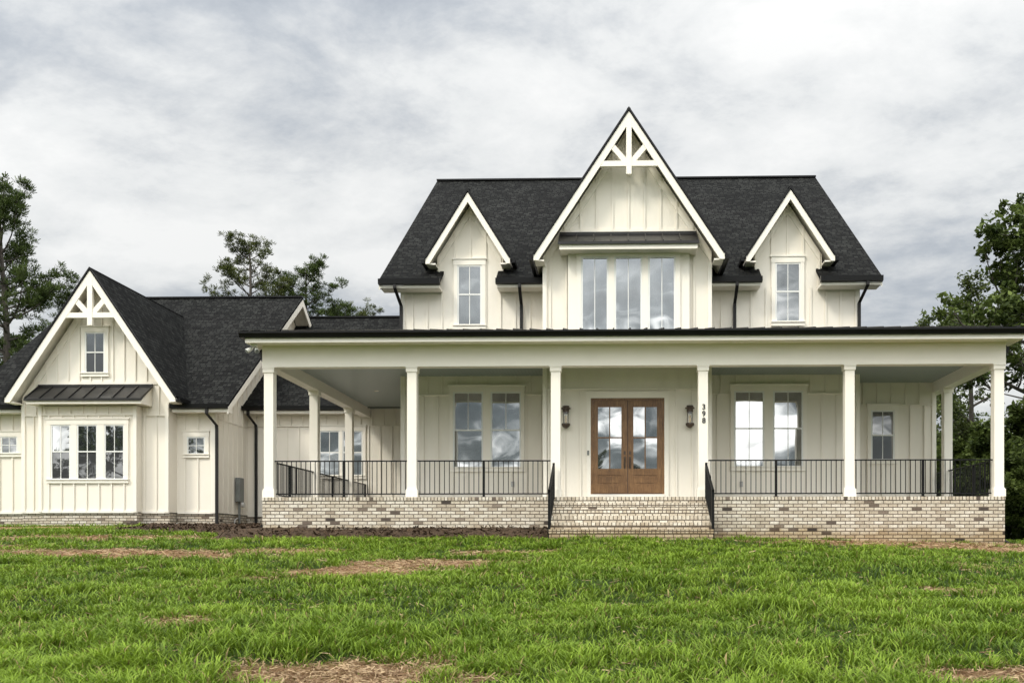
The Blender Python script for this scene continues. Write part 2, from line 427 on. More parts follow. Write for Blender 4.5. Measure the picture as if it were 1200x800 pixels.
def gable_front(xc, za, hw, zf, y0, y1, ywall, bw, name='gable', truss=None, gut=True):
    m = (za - zf) / hw; c = 1 / math.sqrt(1 + m*m); s_ = m * c
    k = bw / c                                       # vertical size of a board bw wide
    rf = MB()
    for sg in (-1, 1):
        a = (xc, y0, za + .06); b = (xc, y1, za + .06)
        p0 = (xc + sg*(hw + .03), y0, zf + .06 - m*.03); p1 = (xc + sg*(hw + .03), y1, zf + .06 - m*.03)
        if sg < 0: rf.slab(p1, p0, a, b, .06)
        else: rf.slab(p0, p1, b, a, .06)
    part(rf, 'gable_roof', SHINGLE)
    e = MB()                                         # drip edge: dark line on the gable edge
    for sg in (-1, 1):
        q = [(xc, za + .065), (xc + sg*(hw + .04), zf + .065 - m*.04), (xc + sg*(hw + .04), zf - m*.04 - .02), (xc, za - .02)]
        if sg > 0: q = q[::-1]
        e.prism_xz(q, y0 - .03, y0 - .001)
    part(e, 'drip_edge', BLACK)
    bb = MB()
    for sg in (-1, 1):
        q = [(xc, za - .02), (xc + sg*hw, zf - .02), (xc + sg*(hw - bw*.9), zf - .02 - .02), (xc, za - k)]
        zlow = zf - .16
        q = [(xc, za - .02), (xc + sg*hw, zf - .02), (xc + sg*hw, zlow), (xc + sg*(hw - (k - .16)/m), zlow), (xc, za - k)]
        if sg > 0: q = q[::-1]
        bb.prism_xz(q, y0, y0 + .05)
    part(bb, 'barge_board', TRIM)
    so = MB()                                        # soffit under the overhang and returns along the eaves
    for sg in (-1, 1):
        q = [(xc, za - .03), (xc + sg*(hw - .01), zf - .03), (xc + sg*(hw - .01), zf - .09), (xc, za - .09)]
        if sg > 0: q = q[::-1]
        so.prism_xz(q, y0 + .05, y1 if not gut else ywall + 1.2)
        so.box(xc + sg*(hw - .02), xc + sg*(hw - .27), y0 + .05, ywall - .001, zf - .17, zf - .13)
    part(so, 'soffit', TRIM)
    if gut:
        for sg in (-1, 1):
            g = MB(); x0 = xc + sg*(hw + .03)
            g.box(x0, x0 + sg*.10, y0 + .05, ywall + 1.4, zf - .13, zf - .02); part(g, 'gutter', BLACK)
    fz = MB()                                        # frieze trim on the wall following the rake
    for sg in (-1, 1):
        t1 = k*1.0 + .12; t2 = t1 + .16
        q = [(xc, za - t1 + .1), (xc + sg*(hw - .3), zf - t1 + .1 + m*.3), (xc + sg*(hw - .3), zf - t2 + m*.3 + .06), (xc, za - t2 + .06)]
        if sg > 0: q = q[::-1]
        fz.prism_xz(q, ywall - .028, ywall + .002)
    part(fz, 'frieze_board', TRIM)
    if truss:
        zb, tw, zl = truss                           # cross beam centre height, member width, king post foot
        xb_ = (za - k - zb) / m
        t = MB()
        t.box(xc - xb_ - .06, xc + xb_ + .06, y0 + .006, y0 + .10, zb - tw/2, zb + tw/2)
        part(t, 'truss_beam', TRIM)
        t = MB(); t.box(xc - tw/2, xc + tw/2, y0 - .004, y0 + .11, zl, za - k*.8); part(t, 'king_post', TRIM)
        for sg in (-1, 1):
            # strut from the foot of the post to the middle of the rake
            x1 = xc + sg * xb_ * .62; z1 = za - k - m * xb_ * .62 + .06
            x0, z0 = xc + sg*.05, zb + .02
            d = Vector((x1 - x0, z1 - z0)).normalized(); n = Vector((-d.y, d.x)) * tw/2
            q = [(x0 - n.x, z0 - n.y), (x1 - n.x, z1 - n.y), (x1 + n.x, z1 + n.y), (x0 + n.x, z0 + n.y)]
            if sg < 0: q = q[::-1]
            t = MB(); t.prism_xz(q, y0 + .012, y0 + .09); part(t, 'truss_strut', TRIM)

gable_front(cxg, cza, chw, czf, gy0, 33.2, YC, .19, truss=(SZ(191.5, gy0), .14, SZ(204, gy0)))
# two wall dormers
dy = 26.5
dorm = []
for ax, ay, lx, rx, fy, wl, wr in ((548, 223, 500, 599, 302, 512, 589.5), (926.5, 220, 873, 977, 299, 884, 963)):
    xc = SX(ax, dy); za = SZ(ay, dy, ax); hw = (SX(rx, dy) - SX(lx, dy)) / 2; zf = SZ(fy, dy, ax); m = (za - zf)/hw
    a, b = SX(wl, YM), SX(wr, YM); xm = (a + b)/2
    d_ = .22
    w = MB(); za2 = za - d_
    wall([(a, Zeave), (b, Zeave), (b, za2 - m*(b - xc)), (xc, za2), (a, za2 - m*(xc - a))], YM, w, (xc - a) % .44, .44)
    w.box(a, a + .12, YM + .25, YM + 1.6, Zeave, zf); w.box(b - .12, b, YM + .25, YM + 1.6, Zeave, zf)
    part(w, 'dormer_wall', WHITE)
    gable_front(xc, za, hw, zf, dy, 26.5 + (za - 7.33)/SL + .3, YM, .17)
    dorm.append((xc, a, b))

# wing roofs -----------------------------------------------------------
WRx = SX(268, 30.3); WLx = SX(-53, 30.3); WEz = 4.46; WSL = .72; WRY = 37.6; WRZ = WEz + WSL*(WRY - 30.25)
r = MB()
r.slab((WLx, 30.25, WEz), (WRx, 30.25, WEz), (WRx, WRY, WRZ), (WLx, WRY, WRZ), .07)
r.slab((WRx, 2*WRY - 30.25, WEz), (WLx, 2*WRY - 30.25, WEz), (WLx, WRY, WRZ), (WRx, WRY, WRZ), .07)
part(r, 'roof', SHINGLE)
r = MB(); r.box(WLx, WRx, WRY - .12, WRY + .12, WRZ - .02, WRZ + .035); part(r, 'ridge_cap', BLACK)
for s, xe in ((-1, WLx), (1, WRx)):
    g = MB(); x0, x1 = (xe - .004, xe + .04) if s < 0 else (xe - .04, xe + .004)
    for (ya, yb) in ((30.25, WRY), (2*WRY - 30.25, WRY)):
        poly = [(ya, WEz - .09), (yb, WRZ - .09), (yb, WRZ - .36), (ya, WEz - .30)]
        if yb < ya: poly = poly[::-1]
        g.prism_yz(poly, x0, x1)
    part(g, 'rake_board', TRIM)
    g = MB(); a, b = (WLx + .04, WL) if s < 0 else (WR, WRx - .04)
    for (ya, yb) in ((30.25, WRY), (2*WRY - 30.25, WRY)):
        poly = [(ya, WEz - .10), (yb, WRZ - .10), (yb, WRZ - .17), (ya, WEz - .17)]
        if yb < ya: poly = poly[::-1]
        g.prism_yz(poly, a, b)
    part(g, 'soffit', TRIM)
for a, b in ((WLx, SX(24, 30.2)), (SX(200, 30.2), WRx)):
    g = MB(); g.prism_yz([(30.12, WEz - .12), (30.24, WEz - .14), (30.24, WEz + .01), (30.11, WEz + .01)], a, b); part(g, 'gutter', BLACK)
    g = MB(); g.box(a + .02, b - .02, 30.245, YW - .03, WEz - .24, WEz - .15); part(g, 'soffit', TRIM)
# wing walls
WB = 1.03
wg = lambda n=None: None
w = MB()
wall([(GR, WB), (WR, WB), (WR, WEz - .1), (GR, WEz - .1)], YW, w, .28, .42)
part(w, 'wall', WHITE)
w = MB(); wall([(WL, WB), (GL, WB), (GL, WEz - .1), (WL, WEz - .1)], YW, w, .2, .42); part(w, 'wall', WHITE)
w = MB()                                              # gable end towards the porch, battens on its right face
w.box(WR - .25, WR, YW + .25, 44.5, WB, WEz - .1)
w.prism_yz([(YW + .02, WEz - .1), (44.4, WEz - .1), (WRY, WRZ - .2)], WR - .25, WR)
y = YW + .22
while y < 44.4:
    zt_ = WEz - .1 + WSL * (y - 30.5) if y < WRY else WEz - .1 + WSL*(44.7 - y)
    w.box(WR, WR + .02, y, y + .045, WB, max(WEz - .1, zt_ - .1)); y += .405
w.box(WR, WR + .024, YW, 44.5, 4.08, 4.11)
part(w, 'wall', WHITE)
w = MB(); w.box(WL, WL + .25, YW + .25, 44.5, WB, WEz - .1); w.prism_yz([(YW + .02, WEz - .1), (44.4, WEz - .1), (WRY, WRZ - .2)], WL, WL + .25)
w.box(WL + .25, WR - .25, 44.25, 44.5, WB, WEz - .1); part(w, 'wall', WHITE)
w = MB(); w.box(WR - .11, WR + .03, YW - .05, YW + .003, WB, WEz - .15); w.box(WR - .001, WR + .03, YW + .003, YW + .11, WB, WEz - .15)
part(w, 'corner_board', TRIM)

# wing front gable
ay0 = 29.6; axc = SX(105, ay0); aza = SZ(315, ay0, 105); ahw = (SX(205, ay0) - SX(5, ay0))/2; azf = SZ(465, ay0, 105)
am = (aza - azf)/ahw
w = MB(); dr = .25
AZ1 = SZ(487, YG, 105); AZ2 = SZ(449, YG, 105)
zt = lambda x: ztop(x, axc, aza, am, dr)
xa = axc - (aza - dr - AZ2)/am; xb = axc + (aza - dr - AZ2)/am
wall([(GL, WB), (GR, WB), (GR, AZ1), (GL, AZ1)], YG, w, .38, .36)
wall([(GL, AZ1), (GR, AZ1), (GR, zt(GR)), (xb, AZ2), (xa, AZ2), (GL, zt(GL))], YG, w, .46, .36)
wall([(xa, AZ2), (xb, AZ2), (axc, aza - dr)], YG, w, (axc - xa) % .36 + .1, .36)
band(w, GL, GR, YG, AZ1); band(w, xa + .1, xb - .1, YG, AZ2, .09, .035)
w.box(GR - .25, GR, YG + .25, YW, WB, zt(GR)); w.box(GL, GL + .25, YG + .25, YW, WB, zt(GL))
part(w, 'wall', WHITE)
for x in (GL, GR - .11): w = MB(); w.box(x, x + .114, YG - .05, YG + .003, WB, azf - .15); part(w, 'corner_board', TRIM)
gable_front(axc, aza, ahw, azf, ay0, 36.4, YG, .22, truss=(SZ(369, ay0, 105), .16, SZ(381, ay0, 105)))
# bay
YB = 29.8; BL, BR = SX(46, YB), SX(160.5, YB)
w = MB()
wall([(BL, WB), (BR, WB), (BR, AZ1 - .02), (BL, AZ1 - .02)], YB, w, .32, .40, back=.345)
wall([(BL, AZ1 - .02), (BR, AZ1 - .02), (BR, 4.36), (BL, 4.36)], YB, w, .2, .40, back=.345)
band(w, BL, BR, YB, AZ1 - .02)
part(w, 'bay_wall', WHITE)
for x in (BL, BR - .1): w = MB(); w.box(x, x + .104, YB - .05, YB + .003, WB, 4.36); part(w, 'corner_board', TRIM)
def pent_roof(xl, xr, y0, z0, y1, z1, nrib, fh=.15, lean=0):
    f = MB()
    f.box(xl, xr, y0 + .01, y0 + .06, z0 - fh, z0 - .03)
    f.prism_yz([(y0 + .06, z0 - fh), (y1, z0 - fh), (y1, z1 - .05), (y0 + .06, z0 - .035)], xr - .05, xr)
    f.prism_yz([(y0 + .06, z0 - fh), (y1, z0 - fh), (y1, z1 - .05), (y0 + .06, z0 - .035)], xl, xl + .05)
    f.box(xl + .05, xr - .05, y0 + .06, y1, z0 - fh + .01, z0 - fh + .04)
    fo = part(f, 'pent_roof', TRIM)
    s = MB(); s.slab((xl - .03, y0 - .03, z0), (xr + .03, y0 - .03, z0), (xr + .03, y1, z1), (xl - .03, y1, z1), .03)
    for i in range(nrib + 1):
        x = xl - .02 + (xr - xl + .04) * i/nrib
        s.prism_yz([(y0 - .03, z0), (y1, z1), (y1, z1 + .045), (y0 - .03, z0 + .045)], x - .014, x + .014)
    s.box(xl - .03, xr + .03, y1 - .03, y1 - .001, z1 - .01, z1 + .07)
    s.box(xl - .04, xr + .04, y0 - .045, y0 - .03, z0 - .06, z0 + .01)
    o = s.build('metal_roofing', MROOF, fo); return fo
pent_roof(SX(30, 29.4), SX(165, 29.4), 29.4, SZ(467, 29.4, 100), YG - .03, SZ(453, YG - .03, 100), 8)
pent_roof(SX(655.5, 24.95), SX(817.5, 24.95), 24.95, SZ(283.5, 24.95), YC - .03, SZ(275, YC - .03), 8, .18)

# connector ------------------------------------------------------------
KX0, KX1 = WR + .02, ML
KJ = SZ(499, YK, 400)
w = MB()
wall([(KX0, .98), (KX1, .98), (KX1, KJ), (KX0, KJ)], YK, w, .18, .41)
wall([(KX0, KJ), (KX1, KJ), (KX1, CZ + .1), (KX0, CZ + .1)], YK, w, .3, .41)
band(w, KX0, KX1, YK, KJ); part(w, 'wall', WHITE)
KE = 32.95; KEz = 4.78; KRY = 39.3; KRZ = KEz + .72*(KRY - KE)
r = MB(); r.slab((KX0 - .3, KE, KEz), (KX1 + .1, KE, KEz), (KX1 + .1, KRY, KRZ), (KX0 - .3, KRY, KRZ), .07)
r.slab((KX1 + .1, 2*KRY - KE, KEz), (KX0 - .3, 2*KRY - KE, KEz), (KX0 - .3, KRY, KRZ), (KX1 + .1, KRY, KRZ), .07)
part(r, 'roof', SHINGLE)
r = MB(); r.box(KX0 - .3, KX1, KRY - .12, KRY + .12, KRZ - .02, KRZ + .035); part(r, 'ridge_cap', BLACK)
g = MB(); g.prism_yz([(KE - .12, KEz - .12), (KE, KEz - .14), (KE, KEz + .01), (KE - .13, KEz + .01)], KX0, SX(314, YF) - .2); part(g, 'gutter', BLACK)
g = MB(); g.box(KX0 + .05, SX(314, YF) - .2, KE + .01, YK - .03, KEz - .24, KEz - .15); part(g, 'soffit', TRIM)

# brick base -----------------------------------------------------------
PX0, PX1 = SX(307.5, 23.78), SX(1177.5, 23.78)
def brick(name, boxes, mat=BRICK):
    m = MB()
    for b in boxes: m.box(*b)
    return part(m, name, mat)
SX0, SX1 = -1.50, 2.26                     # front steps
brick('brick_base', [(PX0, PX1, 23.78, 24.0, -.6, FL - .09), (PX0, PX0 + .2, 24.0, YK, -.3, FL - .09), (PX1 - .2, PX1, 24.0, 30.5, -.6, FL - .09)])
brick('brick_coping', [(PX0 - .012, SX0 - .1, 23.768, 24.06, FL - .088, FL), (PX0 - .012, PX0 + .25, 24.06, YK, FL - .088, FL)], ROWLOCK)
brick('brick_coping', [(SX1 + .1, PX1 + .012, 23.768, 24.06, FL - .088, FL), (PX1 - .25, PX1 + .012, 24.06, 30.5, FL - .088, FL)], ROWLOCK)
m_ = MB(); m_.box(PX0 + .25, PX1 - .25, 24.06, YM, FL - .1, FL - .004); m_.box(PX0 + .25, ML, YM, YK, FL - .1, FL - .004); m_.box(MR, PX1 - .25, YM, 30.5, FL - .1, FL - .004)
part(m_, 'porch_floor', CONC)
brick('brick_base', [(GL - .0, GR + .0, YG + .03, YG + .3, -.2, WB - .03), (GR, WR, YW + .03, YW + .3, -.2, WB - .03), (WL, GL, YW + .03, YW + .3, -.2, WB - .03),
                     (WR - .3, WR - .02, YW + .3, 44, -.2, WB - .03), (GR - .3, GR - .02, YG + .3, YW + .03, -.2, WB - .03)])
brick('brick_base', [(BL + .02, BR - .02, YB + .03, YG + .03, -.2, WB - .03)])
brick('brick_base', [(KX0 - .02, PX0, YK + .02, YK + .3, -.2, .965)])
w = MB(); w.box(GL - .01, GR + .01, YG - .035, YG + .02, WB - .03, WB + .05); w.box(BL - .01, BR + .01, YB - .035, YB + .02, WB - .03, WB + .05)
w.box(GR + .03, WR + .03, YW - .035, YW + .02, WB - .03, WB + .05); w.box(WL, GL - .03, YW - .035, YW + .02, WB - .03, WB + .05)
part(w, 'skirt_board', TRIM)

# front steps: six risers, each a stretcher course below a rowlock tread
steps = MB(); tr = MB(); NS = 6; g0 = .19; rh = (FL - g0)/NS; td = .345
for i in range(NS):
    z1 = g0 + rh*(i + 1); y0 = 23.76 - td*(NS - 1 - i)
    yb = 24.06 if i == NS - 1 else y0 + td + .02
    steps.box(SX0, SX1, y0 + .012, 24.0, (g0 - .5) if i == 0 else z1 - rh - .0, z1 - .092)
    tr.box(SX0 - .01, SX1 + .01, y0, min(yb, 24.06), z1 - .09, z1)
so = part(steps, 'front_steps', STEPBRICK); tr.build('tread', mat_brick('brick_tread', .13, .095, True, .15), so)

# recessed right wall and side of the main block ------------------------
w = MB()
wall([(MR - .1, FL-.2), (RR, FL-.2), (RR, 4.1), (MR - .1, 4.1)], YR, w, .3, .41)
wall([(MR - .1, 4.1), (RR, 4.1), (RR, CZ + .1), (MR - .1, CZ + .1)], YR, w, .16, .41)
band(w, MR, RR, YR, 4.1); w.box(RR - .25, RR, YR + .25, 36, FL - .5, CZ + .1); w.box(MR, RR - .25, 35.75, 36, FL - .5, CZ + .1)
part(w, 'wall', WHITE)
w = MB(); w.box(RR - .1, RR + .02, YR - .03, YR + .003, FL, CZ); part(w, 'corner_board', TRIM)

# porch structure --------------------------------------------------------
cpx = [314.2, 482.2, 651.0, 824.2, 996.3, 1171.6]
cX = [SX(p_, YF) for p_ in cpx]
pitch = (cX[-1] - cX[0]) / 5
CW = .238; ZB = SZ(428, YF, 740)
def column(x, y):
    m = MB(); m.box(x - CW/2, x + CW/2, y - CW/2, y + CW/2, FL, ZB)
    c = part(m, 'porch_column', TRIM, bevel=.006)
    b = MB(); b.box(x - .15, x + .15, y - .15, y + .15, FL + .001, FL + .19); b.box(x - .135, x + .135, y - .135, y + .135, FL + .19, FL + .215); b.build('column_base', TRIM, c)
    b = MB(); b.box(x - .142, x + .142, y - .142, y + .142, ZB - .13, ZB - .001); b.box(x - .155, x + .155, y - .155, y + .155, ZB - .03, ZB - .002); b.build('column_cap', TRIM, c)
    return c
YCc = YF + CW/2 + .03
for x in cX: column(x, YCc)
LY = [YCc + 3.6, YCc + 7.25]
for y in LY: column(cX[0], y)
RY = [YCc + 3.6]
for y in RY: column(cX[-1], y)
BT = 4.98
b = MB(); b.box(cX[0] - .15, cX[-1] + .15, YCc - .15, YCc + .15, ZB, BT); part(b, 'porch_beam', TRIM)
b = MB(); b.box(cX[0] - .15, cX[0] + .15, YCc + .15, YK - .03, ZB, BT); part(b, 'porch_beam', TRIM)
b = MB(); b.box(cX[-1] - .15, cX[-1] + .15, YCc + .15, 30.5, ZB, BT); part(b, 'porch_beam', TRIM)
b = MB(); b.box(cX[-1] - .15 - 3, cX[-1] - .15, 30.2, 30.5, ZB, BT); 
c = MB(); x0, x1 = cX[0] + .15, cX[-1] - .15; y0 = YCc + .15
c.box(x0, x1, y0, YC - .0, CZ, CZ + .03); c.box(x0, CL, YC, YM, CZ, CZ + .03); c.box(CR, x1, YC, YM, CZ, CZ + .03)
c.box(x0, ML, YM, YK, CZ, CZ + .03); c.box(MR, x1, YM, YR, CZ, CZ + .03); c.box(RR, x1, YR, 30.5, CZ, CZ + .03)
part(c, 'porch_ceiling', CEIL)
for x, y in ((-7.35, 25.4), (-3.2, 25.4), (.4, 24.9), (4.6, 25.4), (8.2, 25.5), (-7.35, 29.5)):
    m = MB(); m.lathe([(0.001, -.012), (.06, -.012), (.075, -.004), (.075, .004)], (x, y, CZ - .004), 16); part(m, 'recessed_light', TRIM)
EX0, EX1, EY = SX(282, 23.25), cX[-1] + (cX[0] - SX(282, 23.25)), 23.25
GT = SZ(386, EY, 740)
s = MB(); s.box(EX0 + .1, EX1 - .1, EY + .1, YCc - .15, BT - .005, BT + .03); s.box(EX0 + .1, cX[0] - .15, YCc - .15, YK + .3, BT - .005, BT + .03); s.box(cX[-1] + .15, EX1 - .1, YCc - .15, 30.7, BT - .005, BT + .03)
part(s, 'soffit', TRIM)
s = MB(); s.box(EX0 + .08, EX1 - .08, EY + .08, EY + .12, BT - .03, GT - .14); s.box(EX0 + .08, EX0 + .12, EY + .12, YK, BT - .03, GT - .14); s.box(EX1 - .12, EX1 - .08, EY + .12, 30.7, BT - .03, GT - .14)
part(s, 'fascia', TRIM)
g = MB(); g.prism_yz([(EY - .05, GT), (EY - .05, GT - .04), (EY - .02, GT - .09), (EY + .0, GT - .138), (EY + .11, GT - .138), (EY + .11, GT)], EX0 - .04, EX1 + .04)
part(g, 'gutter', BLACK)
g = MB(); g.box(EX0 - .04, EX0 + .07, EY + .11, YK - .4, GT - .135, GT); part(g, 'gutter', BLACK)
g = MB(); g.box(EX1 - .07, EX1 + .04, EY + .11, 30.7, GT - .135, GT); part(g, 'gutter', BLACK)
# low metal porch roof with hips
PZ = 5.99; q0 = GT - .01
r = MB(); ry0 = EY + .02
r.slab((EX0, ry0, q0), (EX1, ry0, q0), (MR + .0, YM, PZ), (ML, YM, PZ), .03)
r.slab((EX0, 34.6, q0), (EX0, ry0, q0), (ML, YM, PZ), (ML, 34.6, PZ), .03)
r.slab((EX1, ry0, q0), (EX1, 36, q0), (MR, 36, PZ), (MR, YM, PZ), .03)
sl = (PZ - q0)/(YM - ry0)
x = EX0 + .2
while x < EX1 - .1:
    yt = YM
    if x < ML: yt = ry0 + (YM - ry0)*(x - EX0)/(ML - EX0)
    if x > MR: yt = ry0 + (YM - ry0)*(EX1 - x)/(EX1 - MR)
    if CL - .05 < x < CR + .05: yt = YC - .03
    r.prism_yz([(ry0, q0 + .002), (yt, q0 + sl*(yt - ry0)), (yt, q0 + .06 + sl*(yt - ry0)), (ry0, q0 + .06)], x - .014, x + .014)
    x += .405
pr = part(r, 'porch_roof', MROOF)
r = MB(); r.rect_tube([(EX0, ry0, q0 + .03), (ML, YM, PZ + .03)], .14, .1); r.rect_tube([(EX1, ry0, q0 + .03), (MR, YM, PZ + .03)], .14, .1); r.build('hip_cap', MROOF, pr)

# windows --------------------------------------------------------------
def window(Y, units, py0, py1, rail=None, mode='dh', cas=.1, head=True, glass=GLASS, lower=None, sill=True, cols=2, rows=1, lowmunt=True, label=None):
    """units: glass x-ranges (survey px); py0/py1 glass top and bottom"""
    pc = (units[0][0] + units[-1][1]) / 2
    zt_, zb_ = SZ(py0, Y, pc), SZ(py1, Y, pc)
    X = [(SX(a, Y), SX(b, Y)) for a, b in units]
    x0, x1 = X[0][0] - .045 - cas, X[-1][1] + .045 + cas
    c = MB(); d0, d1 = Y - .058, Y + .002
    c.box(x0, X[0][0] - .045, d0, d1, zb_ - .045, zt_ + .045)
    c.box(X[-1][1] + .045, x1, d0, d1, zb_ - .045, zt_ + .045)
    for i in range(len(X) - 1):
        c.box(X[i][1] + .045, X[i+1][0] - .045, d0 + .002, d1, zb_ - .045, zt_ + .045)
    c.box(x0 - .01, x1 + .01, d0 - .006, d1, zt_ + .045, zt_ + .045 + .16)
    if head: c.box(x0 - .04, x1 + .04, d0 - .03, d1, zt_ + .206, zt_ + .24)
    c.box(x0 - .01, x1 + .01, d0 - .004, d1, zb_ - .045 - .10, zb_ - .045)
    root = part(c, 'window', TRIM)
    if label: root['label'] = label
    if sill:
        s_ = MB(); s_.box(x0 - .02, x1 + .02, d0 - .035, Y - .02, zb_ - .047, zb_ - .018); s_.build('sill', TRIM, root)
    for a, b in X:
        s_ = MB(); e0, e1 = Y - .045, Y - .02
        s_.box(a - .045, a, e0, e1, zb_ - .018, zt_ + .045); s_.box(b, b + .045, e0, e1, zb_ - .018, zt_ + .045)
        s_.box(a, b, e0 + .001, e1, zt_, zt_ + .045); s_.box(a, b, e0 + .001, e1, zb_ - .018, zb_)
        zr = SZ(rail, Y, pc) if rail else None
        if zr: s_.box(a, b, e0 - .004, e1, zr - .02, zr + .02)
        mw = .0095
        lo = zb_ if (lowmunt or not zr) else zr
        for k in range(1, cols):
            xm = a + (b - a)*k/cols; s_.box(xm - mw, xm + mw, e0 + .008, e1, lo, zt_)
        for k in range(1, rows):
            zm = zb_ + (zt_ - zb_)*k/rows; s_.box(a, b, e0 + .009, e1, zm - mw, zm + mw)
        s_.build('sash', SASH, root)
        def pane(za, zb2, g):
            t = random.uniform(-.006, .006); u = random.uniform(-.006, .006)     # no pane hangs perfectly true
            m = MB(); yy = Y - .0275
            P = [(a, yy + t, za), (b, yy - t, za), (b, yy - t + u, zb2), (a, yy + t + u, zb2)]
            m.face(P); m.face([(x_, y_ + .004, z_) for x_, y_, z_ in P[::-1]]); m.build('pane', g, root)
        if zr: pane(zr, zt_, glass); pane(zb_, zr, lower or glass)
        else: pane(zb_, zt_, glass)
    return root
window(YM, [(533, 564.6), (577, 609)], 461, 546.5, 504, lowmunt=False)
window(YM, [(862, 893.5), (907.5, 939)], 460, 545.5, 502)
window(YR, [(1022, 1046)], 482.5, 537.6, 510, glass=SCREEN)
window(YM, [(538, 563)], 313, 380, 345.5)
window(YM, [(910, 936)], 310, 376, 342, glass=GLASSD)
window(YK, [(376, 397), (403, 424)], 506, 556, 530)
window(YG, [(102, 122)], 391, 436, 413, glass=GLASSD, lower=SCREEN, cas=.12)
window(YB, [(62, 82), (92.5, 113.5), (124.5, 145)], 499, 560.5, 529, lower=SCREEN, cas=.12)
window(YW, [(3.5, 20)], 513, 530, cas=.12, rows=2, glass=GLASSD)
window(YW, [(221.5, 239.5)], 513, 531, cas=.12, rows=2, glass=GLASSD)
# triple window of the big gable stands in a shallow box
YT = 25.42
w = MB(); tl, t2 = SX(665.5, YT), SX(808, YT); w.box(tl, t2, YT, YC - .03, 5.4, SZ(290, YT)); 
part(w, 'window_box', TRIM)
window(YT, [(683, 711), (722, 750.5), (761.5, 789.6)], 303, 396, None, head=False, cas=.12, sill=False)

# front door -----------------------------------------------------------
YD = YC
def bx(m, pxa, pxb, pya, pyb, ya, yb): m.box(SX(pxa, YD), SX(pxb, YD), ya, yb, SZ(pyb, YD), SZ(pya, YD))
c = MB(); bx(c, 687.5, 692.3, 466.5, 583, YD - .05, YD + .002); bx(c, 778.5, 783.5, 466.5, 583, YD - .05, YD + .002)
bx(c, 687, 784, 459, 466.5, YD - .055, YD + .002); bx(c, 692.3, 778.5, 578.9, 584, YD - .09, YD + .002)
cas = part(c, 'door_casing', TRIM)
c = MB(); bx(c, 692.3, 694.8, 469.2, 578.8, YD - .045, YD + .002); bx(c, 776.0, 778.5, 469.2, 578.8, YD - .045, YD + .002); bx(c, 692.3, 778.5, 466.5, 469.2, YD - .045, YD + .002)
part(c, 'door_frame', WOOD)
c = MB(); bx(c, 694.8, 776, 577.6, 578.8, YD - .07, YD + .001); part(c, 'threshold', WOODD)
c = MB(); bx(c, 735.0, 736.0, 469.3, 577.5, YD - .036, YD - .02); part(c, 'astragal', WOODD)
for (a, b, g1, g2, hx) in ((694.9, 735.3, 700.8, 728.2, 732), (735.7, 775.9, 742.2, 769.8, 738.2)):
    y0, y1 = YD - .03, YD - .004
    d = MB()
    bx(d, a, g1, 469.4, 577.5, y0, y1); bx(d, g2, b, 469.4, 577.5, y0, y1)
    bx(d, g1, g2, 469.4, 477, y0, y1); bx(d, g1, g2, 549, 556.5, y0, y1); bx(d, g1, g2, 567.5, 577.5, y0, y1)
    bx(d, g1, g2, 556.5, 567.5, y0 + .014, y1)                      # recessed panel, raised field
    bx(d, g1 + 1.8, g2 - 1.8, 558.6, 565.6, y0 + .004, y0 + .014)
    door = part(d, 'door', WOOD)
    mt = MB(); gm = (g1 + g2)/2
    bx(mt, gm - .7, gm + .7, 477, 549, y0 - .003, y1); bx(mt, g1, gm - .7, 512, 513.5, y0 - .003, y1); bx(mt, gm + .7, g2, 512, 513.5, y0 - .003, y1)
    mt.build('muntin', WOOD, door)
    for (p0, p1) in ((g1, gm - .7), (gm + .7, g2)):
        for (q1_, q2_) in ((477, 512), (513.5, 549)):
            t = random.uniform(-.004, .004); x0, x1 = SX(p0, YD), SX(p1, YD); z0, z1 = SZ(q2_, YD), SZ(q1_, YD); yy = y0 + .012
            m = MB(); m.face([(x0, yy + t, z0), (x1, yy - t, z0), (x1, yy - t, z1), (x0, yy + t, z1)]); m.build('pane', GLASS, door)
    h = MB(); bx(h, hx - 1.1, hx + 1.1, 528.5, 532.5, y0 - .02, y0 - .001)
    bx(h, hx - 1.1, hx + 1.1, 535, 549, y0 - .012, y0 - .001); hxw = SX(hx, YD)
    h.tube([(hxw, y0 - .01, SZ(537, YD)), (hxw, y0 - .05, SZ(539, YD)), (hxw, y0 - .05, SZ(546, YD)), (hxw, y0 - .01, SZ(547.5, YD))], .011, 8)
    h.build('handle', BRONZE, door)
    if hx == 732: pass

# downspouts -----------------------------------------------------------
def dspout(pts, w=.085, d=.07):
    m = MB(); m.rect_tube(pts, w, d); return part(m, 'downspout', DSPOUT)
def roofspout(px, kink):
    x = SX(px, YM - .1); xk = x + kink
    dspout([(xk, YE - .07, 7.2), (xk, YE - .07, 7.08), (x + kink*.6, YE + .1, 6.95), (x, YM - .09, 6.72), (x, YM - .08, 6.6), (x, YM - .08, 5.97)])
roofspout(470, -.06); roofspout(611, 0); roofspout(861, .0); roofspout(1007, .1)
